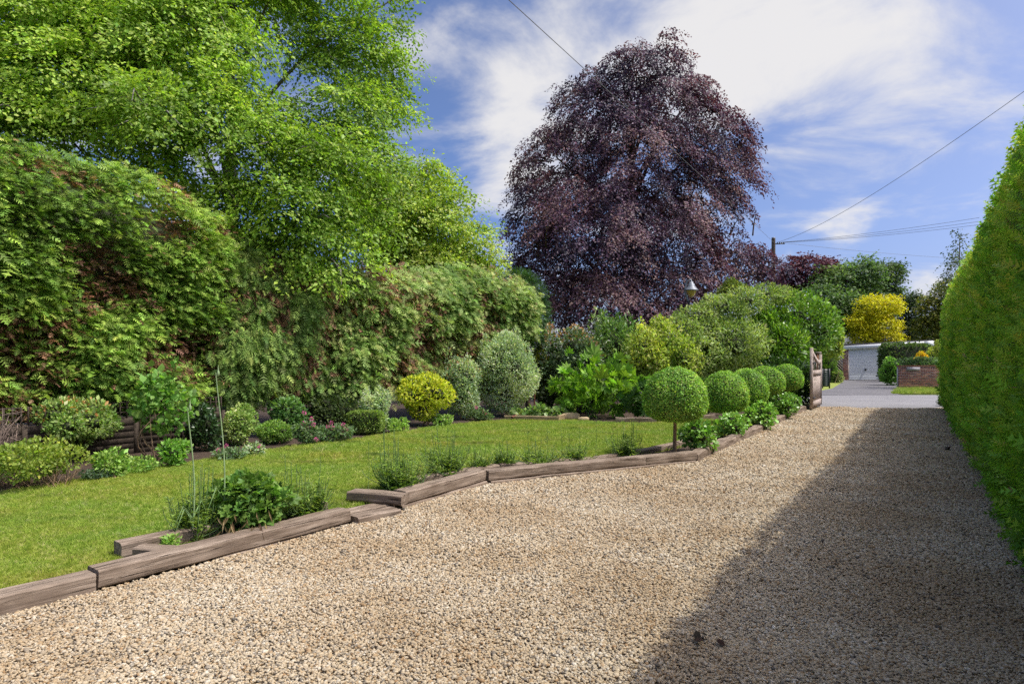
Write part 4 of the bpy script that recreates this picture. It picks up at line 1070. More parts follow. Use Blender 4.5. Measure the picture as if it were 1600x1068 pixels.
shrub('grey_shrub', 'broad grey-green shrub with pale leaf edges at the lawn corner', 'shrub', 790, 655, 49, 522, GREY, leaf=.055, n=7500, nl=16, stems=4, top_lobes=4, slim=.8, fb=648, Y=15.4)
shrub('fern_patch', 'small fresh green plant against the foot of the ragged hedge', 'plant', 620, 676, 20, 655, G1, core=0, leaf=.05, n=500, nl=5, stems=0)
shrub('olive_bush', 'dim olive foliage filling the gap behind the pink flowers', 'shrub', 520, 676, 50, 612, [(.045, .075, .022), (.075, .11, .035), (.11, .14, .05)], leaf=.06, n=2600, nl=9, stems=4, Y=12.6)

# ------------------------------------------------------------------ back of the garden
BR = [(.10, .20, .025), (.16, .29, .03), (.23, .38, .045), (.29, .43, .07)]
shrub('tree_peony', 'bright green palmate-leaved tree peony beside the raised bed', 'shrub', 927, 656, 68, 562, BR, core=0, leaf=.20, n=1500, cov=3.6, tmpl=PALM, nl=14, stems=6, top_lobes=9, stem_mat='stem_green', up=.9, jit=.45, fill=.45, Y=14.9, lump=.25, ry=.75)
shrub('tree_peony', 'smaller deep green palmate plant half behind the largest topiary ball', 'shrub', 1018, 657, 36, 595, [(.05, .11, .02), (.08, .165, .03), (.12, .23, .04)], core=0, leaf=.18, n=600, tmpl=PALM, nl=9, stems=4, top_lobes=3, stem_mat='stem_green', Y=14.6, up=.8, fill=.4)
shrub('photinia_shrub', 'dark shrub with coppery orange young shoots at the garden corner', 'shrub', 893, 640, 52, 512, [(0.053, 0.090, 0.038), (0.090, 0.143, 0.060), (0.150, 0.210, 0.090)], leaf=.085, n=3600, nl=14, stems=5, Y=17.2, mat='leaf_gloss', tips=([(.34, .15, .07), (.38, .27, .12), (.26, .13, .06)], .32, .5), top_lobes=5)
shrub('yellow_leaf_shrub', 'small olive-yellow shrub between grey shrub and photinia', 'shrub', 848, 640, 20, 540, [(.16, .18, .02), (.10, .14, .02)], leaf=.08, n=700, nl=7, stems=3, Y=17.8)
shrub('glossy_shrub', 'tall shrub with long shiny leaves rising before the copper beech', 'shrub', 955, 630, 50, 498, [(0.070, 0.140, 0.035), (0.126, 0.224, 0.056), (0.210, 0.308, 0.084), (0.280, 0.336, 0.140)], leaf=.12, n=2600, nl=13, stems=5, Y=18, mat='leaf_gloss', slim=.7, top_lobes=8)
shrub('golden_privet', 'loose yellow-green shrub behind the largest topiary ball', 'shrub', 1018, 640, 34, 520, [(0.140, 0.215, 0.025), (0.225, 0.305, 0.037), (0.320, 0.390, 0.065), (0.400, 0.420, 0.110)], leaf=.085, n=4200, nl=13, stems=5, Y=17.1, top_lobes=6, lump=.3, jit=.8,
      extra=[(1040, 535, 30, 32, 17.5), (1005, 545, 26, 34, 17.2), (1062, 560, 34, 34, 17.6), (1030, 510, 16, 14, 17.6)])
shrub('arching_shrub', 'broad loose grey-green arching shrub behind the topiary row', 'shrub', 1120, 640, 62, 492, [(0.120, 0.180, 0.046), (0.190, 0.262, 0.070), (0.275, 0.345, 0.108), (0.350, 0.400, 0.170)], leaf=.10, cov=8, n=9500, nl=16, stems=9, Y=18.8, slim=.65, top_lobes=12, lump=.32, jit=.9, ry=1.1, stem_r=.016,
      extra=[(1065, 520, 36, 26, 18.6), (1090, 497, 34, 22, 19), (1130, 482, 36, 22, 19.3), (1165, 470, 36, 20, 19.6), (1195, 462, 30, 18, 20), (1220, 470, 30, 22, 20.4), (1085, 560, 48, 36, 18.2), (1150, 540, 52, 40, 18.6), (1060, 500, 12, 10, 18.8), (1110, 470, 12, 10, 19)])
shrub('young_tree', 'thin sapling top poking out above the arching shrub', 'tree', 1146, 640, 24, 430, [(.09, .13, .02), (.15, .19, .04), (.22, .24, .07)], core=0, leaf=.075, n=1000, nl=9, stems=3, Y=20.8, fb=490, slim=.7, lump=.3)
LAUR = [(0.065, 0.135, 0.014), (0.120, 0.230, 0.024), (0.195, 0.340, 0.036), (0.330, 0.480, 0.060)]
shrub('laurel_bush', 'large glossy laurel bush overhanging the open gate', 'shrub', 1212, 648, 48, 480, LAUR, leaf=.13, n=7000, nl=18, stems=6, Y=19.4, mat='leaf_gloss', slim=.75, lump=.2, ry=1.0, top_lobes=6, stem_r=.03,
      extra=[(1266, 512, 42, 46, 20.6), (1245, 500, 40, 45, 20.4), (1285, 520, 26, 24, 20.8), (1240, 560, 22, 60, 20.0), (1238, 610, 22, 45, 20.0)])
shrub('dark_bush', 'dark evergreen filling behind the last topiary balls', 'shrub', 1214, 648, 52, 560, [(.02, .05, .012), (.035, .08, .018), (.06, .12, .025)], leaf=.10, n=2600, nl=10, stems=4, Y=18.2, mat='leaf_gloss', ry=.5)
shrub('dark_bush', 'dark undergrowth behind the tree peony', 'shrub', 900, 640, 60, 585, [(.02, .035, .014), (.035, .055, .022), (.05, .075, .035)], leaf=.08, n=1600, nl=9, stems=6, Y=16.6)
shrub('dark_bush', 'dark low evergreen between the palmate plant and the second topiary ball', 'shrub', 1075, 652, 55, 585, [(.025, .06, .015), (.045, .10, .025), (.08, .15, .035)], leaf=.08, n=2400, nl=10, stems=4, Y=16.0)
shrub('pale_leaf_shrub', 'yellow-green shrub leaning out beyond the gate post', 'shrub', 1303, 600, 13, 508, [(.22, .28, .04), (.36, .38, .10)], leaf=.16, n=700, nl=7, stems=1, Y=36.5, fb=565, z0=0)

# raised bed in the far corner of the lawn
b0, b1, b2 = W(788, 656, .06), W(872, 658, .06), W(897, 651, .06)
sleeper('long low board of the raised bed on the far lawn edge', b0[:2], b1[:2], .05, .03, .17, name='bed_board', mat='board', group='boards of the raised bed')
sleeper('short board turning the corner of the raised bed', b1[:2] + (.02, .03), b2[:2], .05, .03, .19, name='bed_board', mat='board', group='boards of the raised bed')
sleeper('weathered board edging the bed under the palmate plants', W(962, 661, .06)[:2], W(1026, 661, .06)[:2], .06, .03, .19, name='bed_board', mat='sleeper', group='boards of the raised bed')
sleeper('weathered board edging the far bed, seen beneath the largest topiary ball', W(1040, 660, .06)[:2], W(1118, 655, .06)[:2], .06, .03, .18, name='bed_board', mat='sleeper', group='boards of the raised bed')
for (px, py, s, lb) in ((892, 655, .17, 'tawny flat stone at the corner of the raised bed'), (912, 658, .10, 'small stone half hidden under the tree peony')):
    p = W(px, py, .06); th_, ph_ = np.meshgrid(np.linspace(.1, pi - .1, 9), np.linspace(0, 2 * pi, 14, endpoint=False), indexing='ij')
    D = np.stack([np.sin(th_) * np.cos(ph_), np.sin(th_) * np.sin(ph_), np.cos(th_)], -1).reshape(-1, 3); Dn = np.sign(D) * np.abs(D) ** .6
    V = Dn * np.array((1.3, .7, .55)) * s * (1 + .18 * vn(D * 2 + px, 1, 1))[:, None] + p + (0, .1, s * .35)
    i, j = np.meshgrid(np.arange(8), np.arange(14), indexing='ij'); jj = (j + 1) % 14
    obj('rock', [(V, np.stack([i * 14 + j, (i + 1) * 14 + j, (i + 1) * 14 + jj, i * 14 + jj], -1).reshape(-1, 4))], M['stone'], label=lb, cat='rock')
for (px, py, hw, ty, lb) in ((812, 653, 16, 640, 'pale strawberry-like plant at the near end of the raised bed'), (842, 653, 17, 634, 'largest leafy plant in the raised bed'), (868, 653, 15, 637, 'leafy plant at the corner end of the raised bed')):
    shrub('bed_plant', lb, 'plant', px, py, hw, ty, [(.12, .20, .05), (.19, .29, .09), (.27, .35, .14)], core=0, leaf=.09, n=320, nl=6, tmpl=ROUND, stems=2, z0=.10, stem_mat='stem_green', stem_r=.006, Y=15.0, group='plants in the raised bed')
p = at(835, 640, 15.9)
obj('garden_stake', [tube([(p[0], p[1], 0), (p[0], p[1], .45), (p[0] + .01, p[1], .82)], .018, 6)], M['rust'], label='rusty upright stake beside the broad grey-green shrub', cat='stake')
e = W(800, 648, .2)
obj('fallen_branch', [tube([(p[0], p[1] - .05, .22), (p[0] - .25, p[1] - .15, .17), (e[0], e[1], .15)], .02, 6)], M['rust'], label='reddish branch lying behind the raised bed', cat='branch')


# ------------------------------------------------------------------ plants in the sleeper beds
def wispy(label, px, by, ty, n, Y=None, hw=30, z0=.07):
    """upright willowy plant: leafy base, thin stalks with slim alternate leaves"""
    Y = FPX * (CH - z0) / (by - HY) if Y is None else Y
    c = np.array(((px - 800) / FPX * Y, Y, z0)); H = (by - ty) * Y / FPX; r = hw * Y / FPX
    root = thing('wispy_plant', label, 'plant', c, 'willowy plants in the sleeper beds')
    P, D, Nn, S = [], [], [], []; parts = []
    n = int(n * 3.2)
    for i in range(n):
        b = c + np.array((*rng.normal(0, r * .28, 2), 0)); tall = rng.random() < .13
        hh = H * (rng.uniform(.65, 1.0) if tall else rng.uniform(.22, .58)); lean = rng.normal(0, r * (.35 if tall else .6), 2); e = b + np.array((*lean, hh))
        t = np.linspace(0, 1, 5)[:, None]; pts = b + (e - b) * t + np.array((*(lean * .25), 0)) * np.sin(t * pi)
        parts.append(tube(pts, np.linspace(.0052, .0022, 5), 4))
        nlv = int(hh / .0125 * (.55 if tall else 1.0)); tt = rng.random(nlv) ** (2.2 if tall else 1.0); a_ = rng.uniform(0, 6.28, nlv)
        P.append(b + (e - b) * tt[:, None]); D.append(np.stack([np.cos(a_), np.sin(a_), rng.uniform(.1, .9, nlv)], 1)); S.append(rng.uniform(.06, .13, nlv) * (1 - .55 * tt))
    P = np.concatenate(P); D = np.concatenate(D); S = np.concatenate(S); m = len(P)
    V, F, C = inst(SLIM, P, D, randu(m) * .5 + (0, 0, 1), S, palette([(0.084, 0.143, 0.028), (0.141, 0.217, 0.040), (0.225, 0.300, 0.068)], m, .25))
    obj('foliage', mesh('foliage', [(V, F)], C), M['leaf'], root, kind='stuff')
    obj('stems', parts, M['stem_green'], root, kind='stuff')


wispy('wispy plant at the lawn end of the geranium bed, around a tall stalk', 308, 838, 722, 26, hw=36)
wispy('bushy wispy plant between geranium mound and step', 475, 808, 708, 30, hw=36)
wispy('bushy wispy plant behind the short cross sleeper', 622, 766, 668, 34, hw=42)
wispy('tallest wispy clump in the slanting part of the long bed', 698, 741, 660, 32, hw=36)
wispy('short wispy clump just before the bend in the long bed', 750, 733, 690, 18, hw=22)
wispy('narrow dark wispy clump at the bend of the long bed', 788, 729, 680, 18, hw=17)
wispy('sprawling wispy clump past the bend of the long bed', 842, 726, 680, 24, hw=30)
wispy('thin wispy clump in the middle of the long bed', 900, 722, 672, 16, hw=26)
wispy('lone dark wispy plant nearest the topiary in the long bed', 980, 714, 652, 20, hw=20)
shrub('geranium_plant', 'lush mound of lobed geranium leaves spilling over the first sleeper', 'plant', 390, 838, 60, 752, [(0.052, 0.113, 0.023), (0.091, 0.179, 0.032), (0.143, 0.250, 0.046), (0.195, 0.309, 0.069)], core=.45, cov=9, leaf=.052, n=2600, tmpl=LOBED, nl=14, stems=5, z0=.07, stem_mat='stem_green',
      stem_r=.005, Y=5.2, fill=.35, jit=.5, lump=.14, up=.2)
r_ = thing('dead_leaves', 'yellow-brown withered strap leaves hanging from the geranium mound', 'leaves', (-2.0, 5.0, .07)); m = 34
P = np.stack([rng.uniform(-2.28, -1.95, m), np.zeros(m), np.zeros(m)], 1); P[:, 1] = 5.10 + (P[:, 0] + 2) * .6 + rng.normal(0, .03, m); P[:, 2] = rng.uniform(.12, .28, m)
V, F, C = inst(SLIM, P, nrm(np.stack([rng.normal(0, .5, m), rng.normal(-.3, .2, m), -np.ones(m)], 1)), nrm(np.array((.3, -1, .2)) + rng.normal(0, .3, (m, 3))), np.stack([np.full(m, .06), rng.uniform(.07, .14, m), np.full(m, .1)], 1), palette([(.19, .12, .05), (.33, .26, .12), (.13, .08, .04)], m, .2))
obj('foliage', mesh('foliage', [(V, F)], C), M['straw'], r_, kind='stuff')


def allium(label, px, by, ty, Y, leans):
    b = at(px, by, Y); t_ = at(px + leans, ty, Y); root = thing('allium_stalk', label, 'flower stalk', b)
    t = np.linspace(0, 1, 10)[:, None]; pts = b + (t_ - b) * t + np.array((.02, .01, 0)) * np.sin(t * pi * 1.3)
    obj('stalk', [tube(pts, np.linspace(.0065, .004, 10), 7)], M['stalk_pale'], root)
    pr = [(0, -.03), (.007, -.026), (.011, -.008), (.010, .006), (.005, .022), (.0025, .05), (0, .07)]
    obj('bud', [lathe(pr, t_, 8)], M['stalk_pale'], root)
    for i in range(3):
        q = pts[1] + (0, 0, .02 * i); a_ = rng.uniform(0, 6.28); e = q + np.array((cos(a_) * .14, sin(a_) * .14, -.05)); m_ = (q + e) / 2 + (0, 0, .14)
        obj('leaf', [tube([q, m_, e], [.008, .006, .002], 4)], M['stem_green'], root)


allium('thin pale allium stalk, the shorter of two, standing by the lawn end of the bed', 300, 838, 636, 5.0, -3)
allium('tallest pale allium stalk rising out of the geranium mound', 349, 815, 582, 5.15, -8)
for i, (px, by, ty) in enumerate(((855, 724, 668), (878, 722, 655), (905, 721, 662), (930, 719, 650), (957, 716, 668), (826, 727, 664), (662, 757, 668), (575, 775, 690))):
    b = W(px, by, .07); e = b + np.array((rng.normal(0, .02), 0, (by - ty) * b[1] / FPX))
    lb = ('thin bare stalk behind the sprawling wispy clump', 'thin bare stalk between two wispy clumps past the bend', 'thin stalk rising from the thin wispy clump', 'thin stalk left of the lone dark wispy plant', 'short thin stalk close to the lone dark plant',
          'thin stalk just past the bend of the bed', 'fine stalk between the two bushy clumps by the step', 'fine stalk at the short cross sleeper')[i]
    root = thing('grass_stalk', lb, 'stalk', b, 'thin stalks in the long bed')
    obj('stalk', [tube([b, (b + e) / 2 + (.01, 0, 0), e], [.003, .0024, .0015], 4)], M['stem_green'], root)
    m = 8; tt = rng.random(m)[:, None]; V, F, C = inst(SLIM, b + (e - b) * tt, randu(m) + (0, 0, .7), randu(m), rng.uniform(.03, .06, m), palette([(.07, .13, .03), (.12, .19, .06)], m))
    obj('leaf', mesh('leaf', [(V, F)], C), M['leaf'], root)
shrub('seedling', 'small fresh seedling in the end corner of the geranium bed', 'plant', 268, 858, 13, 838, G1, core=0, leaf=.03, n=160, nl=5, stems=0, z0=.07)


# ------------------------------------------------------------------ low lap fence with trellis on the left border
def fence():
    f0 = np.array((-7.3, 7.35)); f1 = np.array((-4.95, 10.95)); d = nrm(f1 - f0); L_ = np.linalg.norm(f1 - f0); nv = np.array((d[1], -d[0])); D3 = np.array((*d, 0)); N3 = np.array((*nv, 0)); o = np.array((*f0, 0.))
    root = thing('lap_fence', 'low weathered lap fence topped with square trellis under the conifer hedge', 'fence', o)
    npan = 3; pl = L_ / npan; up = np.array((0, 0, 1.))
    for k in range(npan + 1): obj('post', [bar(o + D3 * k * pl, o + D3 * k * pl + up * .60, .06, .06, N3)], M['fence'], root)
    for k in range(npan):
        a, b = o + D3 * (k * pl + .04), o + D3 * ((k + 1) * pl - .04)
        for i in range(6):
            z = .05 + .088 * i; wob = rng.normal(0, .004)
            V, F = bar(a + up * (z + .045 + wob) + N3 * .012, b + up * (z + .045 - wob) + N3 * .012, .010, .105); V[[0, 1, 4, 5]] += N3 * .014
            obj('slat', [(V, F)], M['fence'], root)
        obj('batten', [bar((a + b) / 2 + up * .04 + N3 * .04, (a + b) / 2 + up * .58 + N3 * .04, .04, .025, N3)], M['fence'], root)
        for i in range(4): obj('trellis_bar', [bar(a + up * (.60 + .075 * i), b + up * (.60 + .075 * i), .018, .018)], M['fence'], root)
        nb = int(pl / .1)
        for i in range(nb + 1):
            q = a + (b - a) * i / nb + N3 * .016; obj('trellis_bar', [bar(q + up * .59, q + up * .84, .018, .016, N3)], M['fence'], root)


fence()


# ------------------------------------------------------------------ gate, lamp, pole, wires
def gate():
    a = np.array((8.46, 18.08)); b = np.array((9.42, 19.55)); d = nrm(b - a); L_ = np.linalg.norm(b - a); D3 = np.array((*d, 0)); N3 = np.array((d[1], -d[0], 0)); o = np.array((*a, 0.)); up = np.array((0, 0, 1.))
    root = thing('wooden_gate', 'pale oak driveway gate with swept top, standing open', 'gate', o); m = M['gate']; z0 = .05
    obj('stile', [bar(o + up * z0, o + up * 1.77, .075, .10, D3)], m, root); e = o + D3 * L_
    obj('stile', [bar(e + up * (z0 + .02), e + up * 1.60, .075, .09, D3)], m, root)
    ts = np.linspace(.05, L_ - .045, 12); zt = 1.30 + .38 * (1 - (ts / L_)) ** 1.6 + .10 * (ts / L_) ** 6; V = []
    for t, z in zip(ts, zt):
        for (n_, dz) in ((-.03, -.07), (.03, -.07), (.03, .05), (-.03, .05)): V.append(o + D3 * t + N3 * n_ + up * (z + dz))
    F = [(i * 4 + j, i * 4 + (j + 1) % 4, (i + 1) * 4 + (j + 1) % 4, (i + 1) * 4 + j) for i in range(11) for j in range(4)]
    obj('top_rail', [(np.array(V), np.array(F))], m, root)
    obj('middle_rail', [bar(o + D3 * .05 + up * 1.05, e - D3 * .045 + up * 1.05, .06, .15)], m, root)
    obj('bottom_rail', [bar(o + D3 * .05 + up * .16, e - D3 * .045 + up * .16, .06, .18)], m, root)
    nb = 11
    for i in range(nb):
        t = .055 + (L_ - .11) * (i + .5) / nb; q = o + D3 * t; obj('board', [bar(q + up * .255, q + up * .97, .022, (L_ - .11) / nb - .008, D3)], m, root)
    for i in range(3):
        t = .05 + (L_ - .1) * (i + 1) / 4; zz_ = np.interp(t, ts, zt) - .07; q = o + D3 * t; obj('spindle', [bar(q + up * 1.125, q + up * zz_, .028, .028, D3)], m, root)
    for z in (.35, 1.35): obj('hinge', [bar(o - D3 * .06 + up * z + N3 * .055, o + D3 * .35 + up * z + N3 * .055, .012, .04)], M['black'], root)
    p = o + np.array((1.02, 1.75, 0))
    pr = thing('gate_post', 'slim orange-brown brick-coloured post behind the open gate', 'post', p)
    obj('shaft', [bar(p, p + up * 1.62, .13, .13, D3)], plain('red_wood', (.26, .12, .06), .85, .25, 20), pr)
    obj('cap', [bar(p + up * 1.622, p + up * 1.67, .17, .17, D3)], M['gate'], pr)


gate()


def lamp():
    Y = 20.6; b = at(1076, 500, Y); x, y = b[0], b[1]; k = Y / FPX
    root = thing('lamp_post', 'old-fashioned lamp post with swan neck and amber lantern before the copper beech', 'street lamp', (x, y, 0)); zt = CH + (HY - 470) * k
    obj('pole', [tube([(x, y, 0), (x, y, 1.2), (x, y, zt - .7)], [.06, .055, .05], 12)], M['black'], root)
    obj('upper_pole', [tube([(x, y, zt - .7), (x, y, zt), (x - .02, y, zt + .12)], [.034, .03, .028], 10)], M['black'], root)
    hk = [at(1075, 470, Y), at(1070.5, 456, Y), at(1071, 446, Y), at(1074.5, 438, Y), at(1079, 436.5, Y), at(1080.5, 440, Y)]
    obj('swan_neck', [tube(hk, .032, 8)], M['lamp_metal'], root)
    c = at(1080, 452, Y)
    obj('hood', [lathe([(0, .26), (.06, .25), (.075, .19), (.11, .17), (.12, .10), (.15, .07), (.19, .01), (.235, -.02), (.235, -.035), (.16, -.03)], c, 20)], M['lamp_metal'], root)
    obj('lantern_glass', [lathe([(.155, -.032), (.145, -.10), (.11, -.19), (.06, -.245), (0, -.26)], c, 18)], M['amber'], root)


lamp()
PT = at(1208.5, 380, 45)


def pole():
    root = thing('telephone_pole', 'wooden telephone pole carrying the overhead wires', 'pole', (PT[0], PT[1], 0))
    obj('shaft', [tube([(PT[0], PT[1], 0), (PT[0], PT[1], 5), (PT[0], PT[1], PT[2] + .35)], [.17, .15, .13], 12)], M['pole'], root)
    obj('cap', [lathe([(.131, .0), (.131, .04), (.0, .09)], (PT[0], PT[1], PT[2] + .352), 12)], M['lamp_metal'], root)
    obj('bracket', [bar((PT[0] + .13, PT[1] - .02, PT[2] - .05), (PT[0] + .75, PT[1] - .1, PT[2] - .05), .06, .06)], M['black'], root)
    for i in range(4):
        c = (PT[0] + .25 + .15 * i, PT[1] - .05, PT[2] - .02); obj('insulator', [lathe([(.0, .1), (.035, .09), (.045, .03), (.03, .0), (.03, -.02)], c, 8)], M['black'], root)


pole()


def wire(label, p0, p1, sag, r0, r1):
    p0 = np.asarray(p0, float); p1 = np.asarray(p1, float); t = np.linspace(0, 1, 40)[:, None]
    r0, r1 = r0 * .65, r1 * .65; pts = p0 + (p1 - p0) * t; pts[:, 2] -= 4 * sag * (t * (1 - t))[:, 0]
    obj('overhead_wire', [tube(pts, np.linspace(r0, r1, 40), 5)], M['wire'], label=label, cat='wire', group='wires from the telephone pole')


q = PT + np.array((.02, -.14, 0)); e = at(795, 0, 6.0); e = e + (e - q) * .06
wire('wire crossing in front of the copper beech towards the viewer', q, e, -.0, .013, .006)
q = PT + np.array((.25, -.05, .06)); e = at(1600, 128, 14.0); e = e + (e - q) * .12
wire('steep wire climbing from the pole over the clipped hedge', q, e, .55, .018, .009)
for i, (px, py, Y, lb) in enumerate(((1530, 340, 34, 'uppermost of the three close wires running to the hedge'), (1530, 346, 34, 'middle of the three close wires running to the hedge'), (1530, 351, 34, 'lowest of the three close wires running to the hedge'),
                                     (1520, 405, 50, 'single lower wire slanting down to the hedge end'))):
    q = PT + np.array((.4 + .15 * (i % 3), -.08, .05)); wire(lb, q, at(px, py, Y), .12, .016, .014)

# ------------------------------------------------------------------ across the road
BRICK = None


def brick_mesh(l, w, h):
    c = .006; V = []
    for z, s in ((0, c), (c, 0), (h - c, 0), (h, c)): V += [(s, s, z), (l - s, s, z), (l - s, w - s, z), (s, w - s, z)]
    F = [(3, 2, 1, 0), (12, 13, 14, 15)] + [(r * 4 + j, r * 4 + (j + 1) % 4, (r + 1) * 4 + (j + 1) % 4, (r + 1) * 4 + j) for r in range(3) for j in range(4)]
    me = bpy.data.meshes.new('brick'); me.from_pydata(V, [], F); me.update(); me.materials.append(M['brick']); return me


BFULL, BHALF = brick_mesh(.209, .1, .058), brick_mesh(.0965, .1, .058)


def brickwork(parent, x0, x1, y, z0, z1):
    r = 0; z = z0
    while z + .065 <= z1 + .001:
        x = x0
        if r % 2: obj('brick', BHALF, None, parent, loc=(x, y + rng.uniform(-.003, .003), z)); x += .1125
        while x + .1 <= x1 + .001:
            full = x + .215 <= x1 + .001
            obj('brick', BFULL if full else BHALF, None, parent, loc=(x, y + rng.uniform(-.003, .003), z)); x += .225 if full else .1125
        z += .075; r += 1


def wall_and_garage():
    x0 = (1405 - 800) / FPX * 30
    root = thing('brick_wall', 'low red brick garden wall across the road', 'wall', (x0, 30, 0)); x1 = x0 + 2.7
    obj('mortar', [box(x0 + .006, x1 + 4, 30.008, 30.2, 0, 1.06)], M['mortar'], root)
    brickwork(root, x0, x1, 30.0, .01, 1.06)
    obj('coping', [box(x0 - .02, x1 + 4, 29.985, 30.22, 1.063, 1.12)], M['brick'], root)
    obj('name_plaque', [box(x0 + .34, x0 + .96, 29.972, 29.996, .88, 1.04)], M['slate'], root)
    Y = 42.0; gx0, gx1 = (1317.5 - 800) / FPX * Y, (1456 - 800) / FPX * Y; dx0, dx1 = (1327.5 - 800) / FPX * Y, (1381.5 - 800) / FPX * Y
    root = thing('garage', 'flat-roofed brick garage with a white ribbed up-and-over door', 'garage', (gx0, Y, 0))
    obj('mortar', [box(gx0 + .02, dx0 - .02, Y + .008, Y + .3, 0, 2.05)], M['mortar'], root)
    brickwork(root, gx0 + .01, dx0 - .01, Y, .005, 2.03)
    obj('wall', [box(gx0 + .02, gx0 + .24, Y + .31, Y + 5.5, 0, 2.1), box(dx1 + .13, gx1 - .2, Y + .01, Y + 5.5, 0, 2.2)], M['mortar'], root)
    obj('door_post', [box(dx1 + .01, dx1 + .12, Y - .01, Y + .12, 0, 2.12)], M['board'], root)
    nr = 21; h = 2.06 / nr; V = []; prof = []
    for i in range(nr):
        z = i * h; prof += [(0, z), (-.004, z + h * .1), (-.008, z + h * .5), (-.004, z + h * .9)]
    prof.append((0, 2.06)); prof = np.array(prof)
    V = np.array([(x, Y + .09 + p[0], p[1] + .01) for x in (dx0, dx1) for p in prof]); k = len(prof)
    dr_ = obj('door', [(V, np.array([(i, i + k, i + k + 1, i + 1) for i in range(k - 1)]))], M['door'], root)
    obj('handle', [lathe([(0, .07), (.05, .06), (.05, -.06), (0, -.07)], ((dx0 + dx1) / 2 - .05, Y + .04, .70), 10)], M['black'], dr_)
    obj('threshold', [box(dx0, dx1, Y - .03, Y + .06, 0, .03)], M['felt'], root)

    def slab(za, zb, h_, y0, y1, ex=0.0):
        V, F = box(gx0 - .05 - ex, gx1 + ex, y0, y1, 0, h_); V = V.copy(); s = (V[:, 0] - gx0) / (gx1 - gx0); V[:, 2] += za + (zb - za) * s; return (V, F)
    obj('fascia', [slab(1.99, 2.32, .26, Y - .12, Y - .06)], M['white'], root)
    obj('roof', [slab(2.253, 2.583, .06, Y - .105, Y + 5.6, .03)], M['felt'], root)
    obj('fascia_end', [box(gx1 - .55, gx1 + .02, Y - .20, Y - .123, 2.25, 2.56)], M['white'], root)


wall_and_garage()
n = 5200; hx0, hx1 = (1385 - 800) / FPX * 39, (1456 - 800) / FPX * 39; root = thing('garden_hedge', 'clipped green hedge under the garage fascia', 'hedge', ((hx0 + hx1) / 2, 39.3, 0))
cc = np.array(((hx0 + hx1) / 2, 39.4, 1.13)); hs = np.array(((hx1 - hx0) / 2, .45, 1.13)); q = rng.uniform(-1, 1, (n, 3)); ax = rng.integers(0, 3, n); q[np.arange(n), ax] = np.sign(q[np.arange(n), ax]); q = q * (np.sum(np.abs(q) ** 8, 1) ** (-1 / 8))[:, None]
V, F, C = inst(LEAF, cc + q * hs + rng.normal(0, .05, (n, 3)), q + randu(n), nrm(q + randu(n) * .5), .13 * np.exp(rng.normal(0, .2, n)), palette([(.035, .07, .02), (.07, .12, .03), (.14, .19, .06)], n, .25))
obj('foliage', mesh('foliage', [(V, F)], C), M['leaf'], root, kind='stuff'); obj('inner_branches', [box(*np.stack([cc - hs * .93, cc + hs * .93], 1).ravel())], M['core'], root)
n = 3000; hx0, hx1 = (1285 - 800) / FPX * 38, (1306 - 800) / FPX * 38; root = thing('garden_hedge', 'narrow bright green clipped conifer beside the trellis panel', 'hedge', ((hx0 + hx1) / 2, 38.3, 0))
cc = np.array(((hx0 + hx1) / 2, 38.4, 1.2)); hs = np.array(((hx1 - hx0) / 2, .45, 1.2)); q = rng.uniform(-1, 1, (n, 3)); ax = rng.integers(0, 3, n); q[np.arange(n), ax] = np.sign(q[np.arange(n), ax]); q = q * (np.sum(np.abs(q) ** 8, 1) ** (-1 / 8))[:, None]
V, F, C = inst(FROND_L, cc + q * hs + rng.normal(0, .03, (n, 3)), q + randu(n) * .6 + (0, 0, .8), nrm(q + randu(n) * .5), .2 * np.exp(rng.normal(0, .2, n)), palette([(.08, .17, .02), (.13, .24, .03), (.17, .28, .04)], n, .2))
obj('foliage', mesh('foliage', [(V, F)], C), M['needle'], root, kind='stuff'); obj('inner_branches', [box(*np.stack([cc - hs * .9, cc + hs * .9], 1).ravel())], M['core'], root)
shrub('wall_shrub', 'bushy green shrub between garage door and brick wall', 'shrub', 1392, 596, 17, 558, HYD, leaf=.12, n=1500, nl=9, stems=3, Y=34, z0=0)
shrub('trailing_plant', 'blue-green foliage trailing along the top of the brick wall', 'plant', 1440, 578, 42, 559, [(.06, .11, .05), (.10, .17, .07), (.16, .24, .10)], leaf=.10, n=2400, nl=12, stems=0, Y=30.5, z0=.95, ry=.35, fb=574)
shrub('golden_flower_bush', 'golden orange flowering bush above the brick wall', 'shrub', 1437, 575, 14, 551, [(.45, .26, .015), (.55, .36, .02), (.20, .25, .03)], leaf=.10, n=900, nl=7, stems=2, Y=33, z0=.4)
shrub('yellow_green_bush', 'yellow-green bush where the clipped hedge hides the brick wall', 'shrub', 1465, 585, 18, 532, [(.20, .26, .04), (.30, .34, .07), (.38, .38, .14)], leaf=.11, n=1700, nl=9, stems=3, Y=35, z0=0)
shrub('verge_plant', 'small pale flowering plant below the trellis panel', 'plant', 1309, 598, 9, 580, [(.12, .2, .05), (.35, .36, .15)], leaf=.08, n=400, nl=6, stems=0, Y=37.5, z0=0)
shrub('low_shrub', 'sprig of dark weeds at the road edge by the hedge foot', 'plant', 1474, 634, 9, 622, [(.03, .06, .02), (.05, .09, .03)], leaf=.08, n=160, nl=5, stems=0, Y=19.6, z0=0)

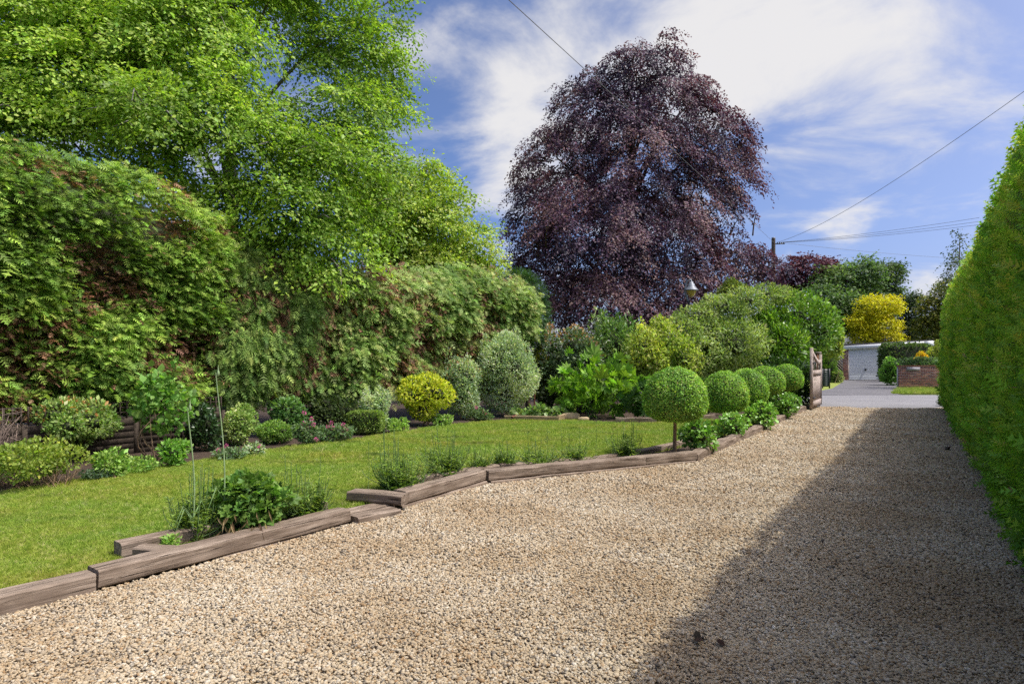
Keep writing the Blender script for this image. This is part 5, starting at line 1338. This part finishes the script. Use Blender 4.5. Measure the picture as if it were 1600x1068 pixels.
Y = 41.0; tx0, tx1 = (1306 - 800) / FPX * Y, (1316.5 - 800) / FPX * Y
root = thing('trellis_panel', 'dark trellis panel with diagonal slats beside the garage', 'trellis', (tx0, Y, 0))
obj('post', [box(tx0 - .07, tx0, Y - .04, Y + .04, 0, 1.7)], M['fence'], root)
obj('backing_board', [box(tx0 + .002, tx1, Y + .03, Y + .05, .35, 1.65)], M['black'], root)
for i in range(7):
    z = .55 + .19 * i; z2 = max(z - .42, .38); obj('slat', [bar((tx0 + .01, Y - .005, z), (tx1, Y - .005, z2), .02, .035, (0, 0, 1))], M['gate'], root)
Y = 31.0; sx = (1290.5 - 800) / FPX * Y
root = thing('slatted_board', 'small dark green slatted board standing on the verge behind the gate', 'board', (sx, Y, 0))
for s in (-1, 1): obj('post', [box(sx + s * .17 - .025, sx + s * .17 + .025, Y - .025, Y + .025, 0, .95)], M['black'], root)
obj('backing_board', [box(sx - .143, sx + .143, Y + .026, Y + .036, .08, .93)], M['black'], root)
for i in range(8): obj('slat', [box(sx - .143, sx + .143, Y - .012, Y + .012, .12 + .1 * i, .19 + .1 * i)], M['darkgreen'], root)
poly_sheet('verge', [W(1278, 613)[:2], W(1290, 612.5)[:2], W(1302, 606)[:2], W(1318, 596)[:2], (21.5, 42.5), (17, 42.5), (13, 28)], .006, M['lawn'])


# ------------------------------------------------------------------ dead leaves on the gravel
def dead_leaf(label, px, py, s, n=3):
    p = W(px, py, .02); V_, F_, C_ = inst(ROUND, p + np.stack([rng.normal(0, s * .5, n), rng.normal(0, s * .3, n), rng.uniform(.01, .02, n)], 1), np.stack([rng.normal(0, 1, n), rng.normal(0, 1, n), rng.normal(.1, .25, n)], 1),
                                        np.stack([rng.normal(0, .4, n), rng.normal(0, .4, n), np.ones(n)], 1), np.full(n, s), palette([(.025, .018, .012), (.05, .03, .02)], n))
    obj('dead_leaf', mesh('dead_leaf', [(V_, F_)], C_), M['straw'], label=label, cat='leaf')


dead_leaf('dark shrivelled leaf lying on the gravel at the shadow edge', 1102, 1001, .05, 5)
dead_leaf('dark sprig lying on the shaded gravel near the clipped hedge', 1478, 701, .09, 5)
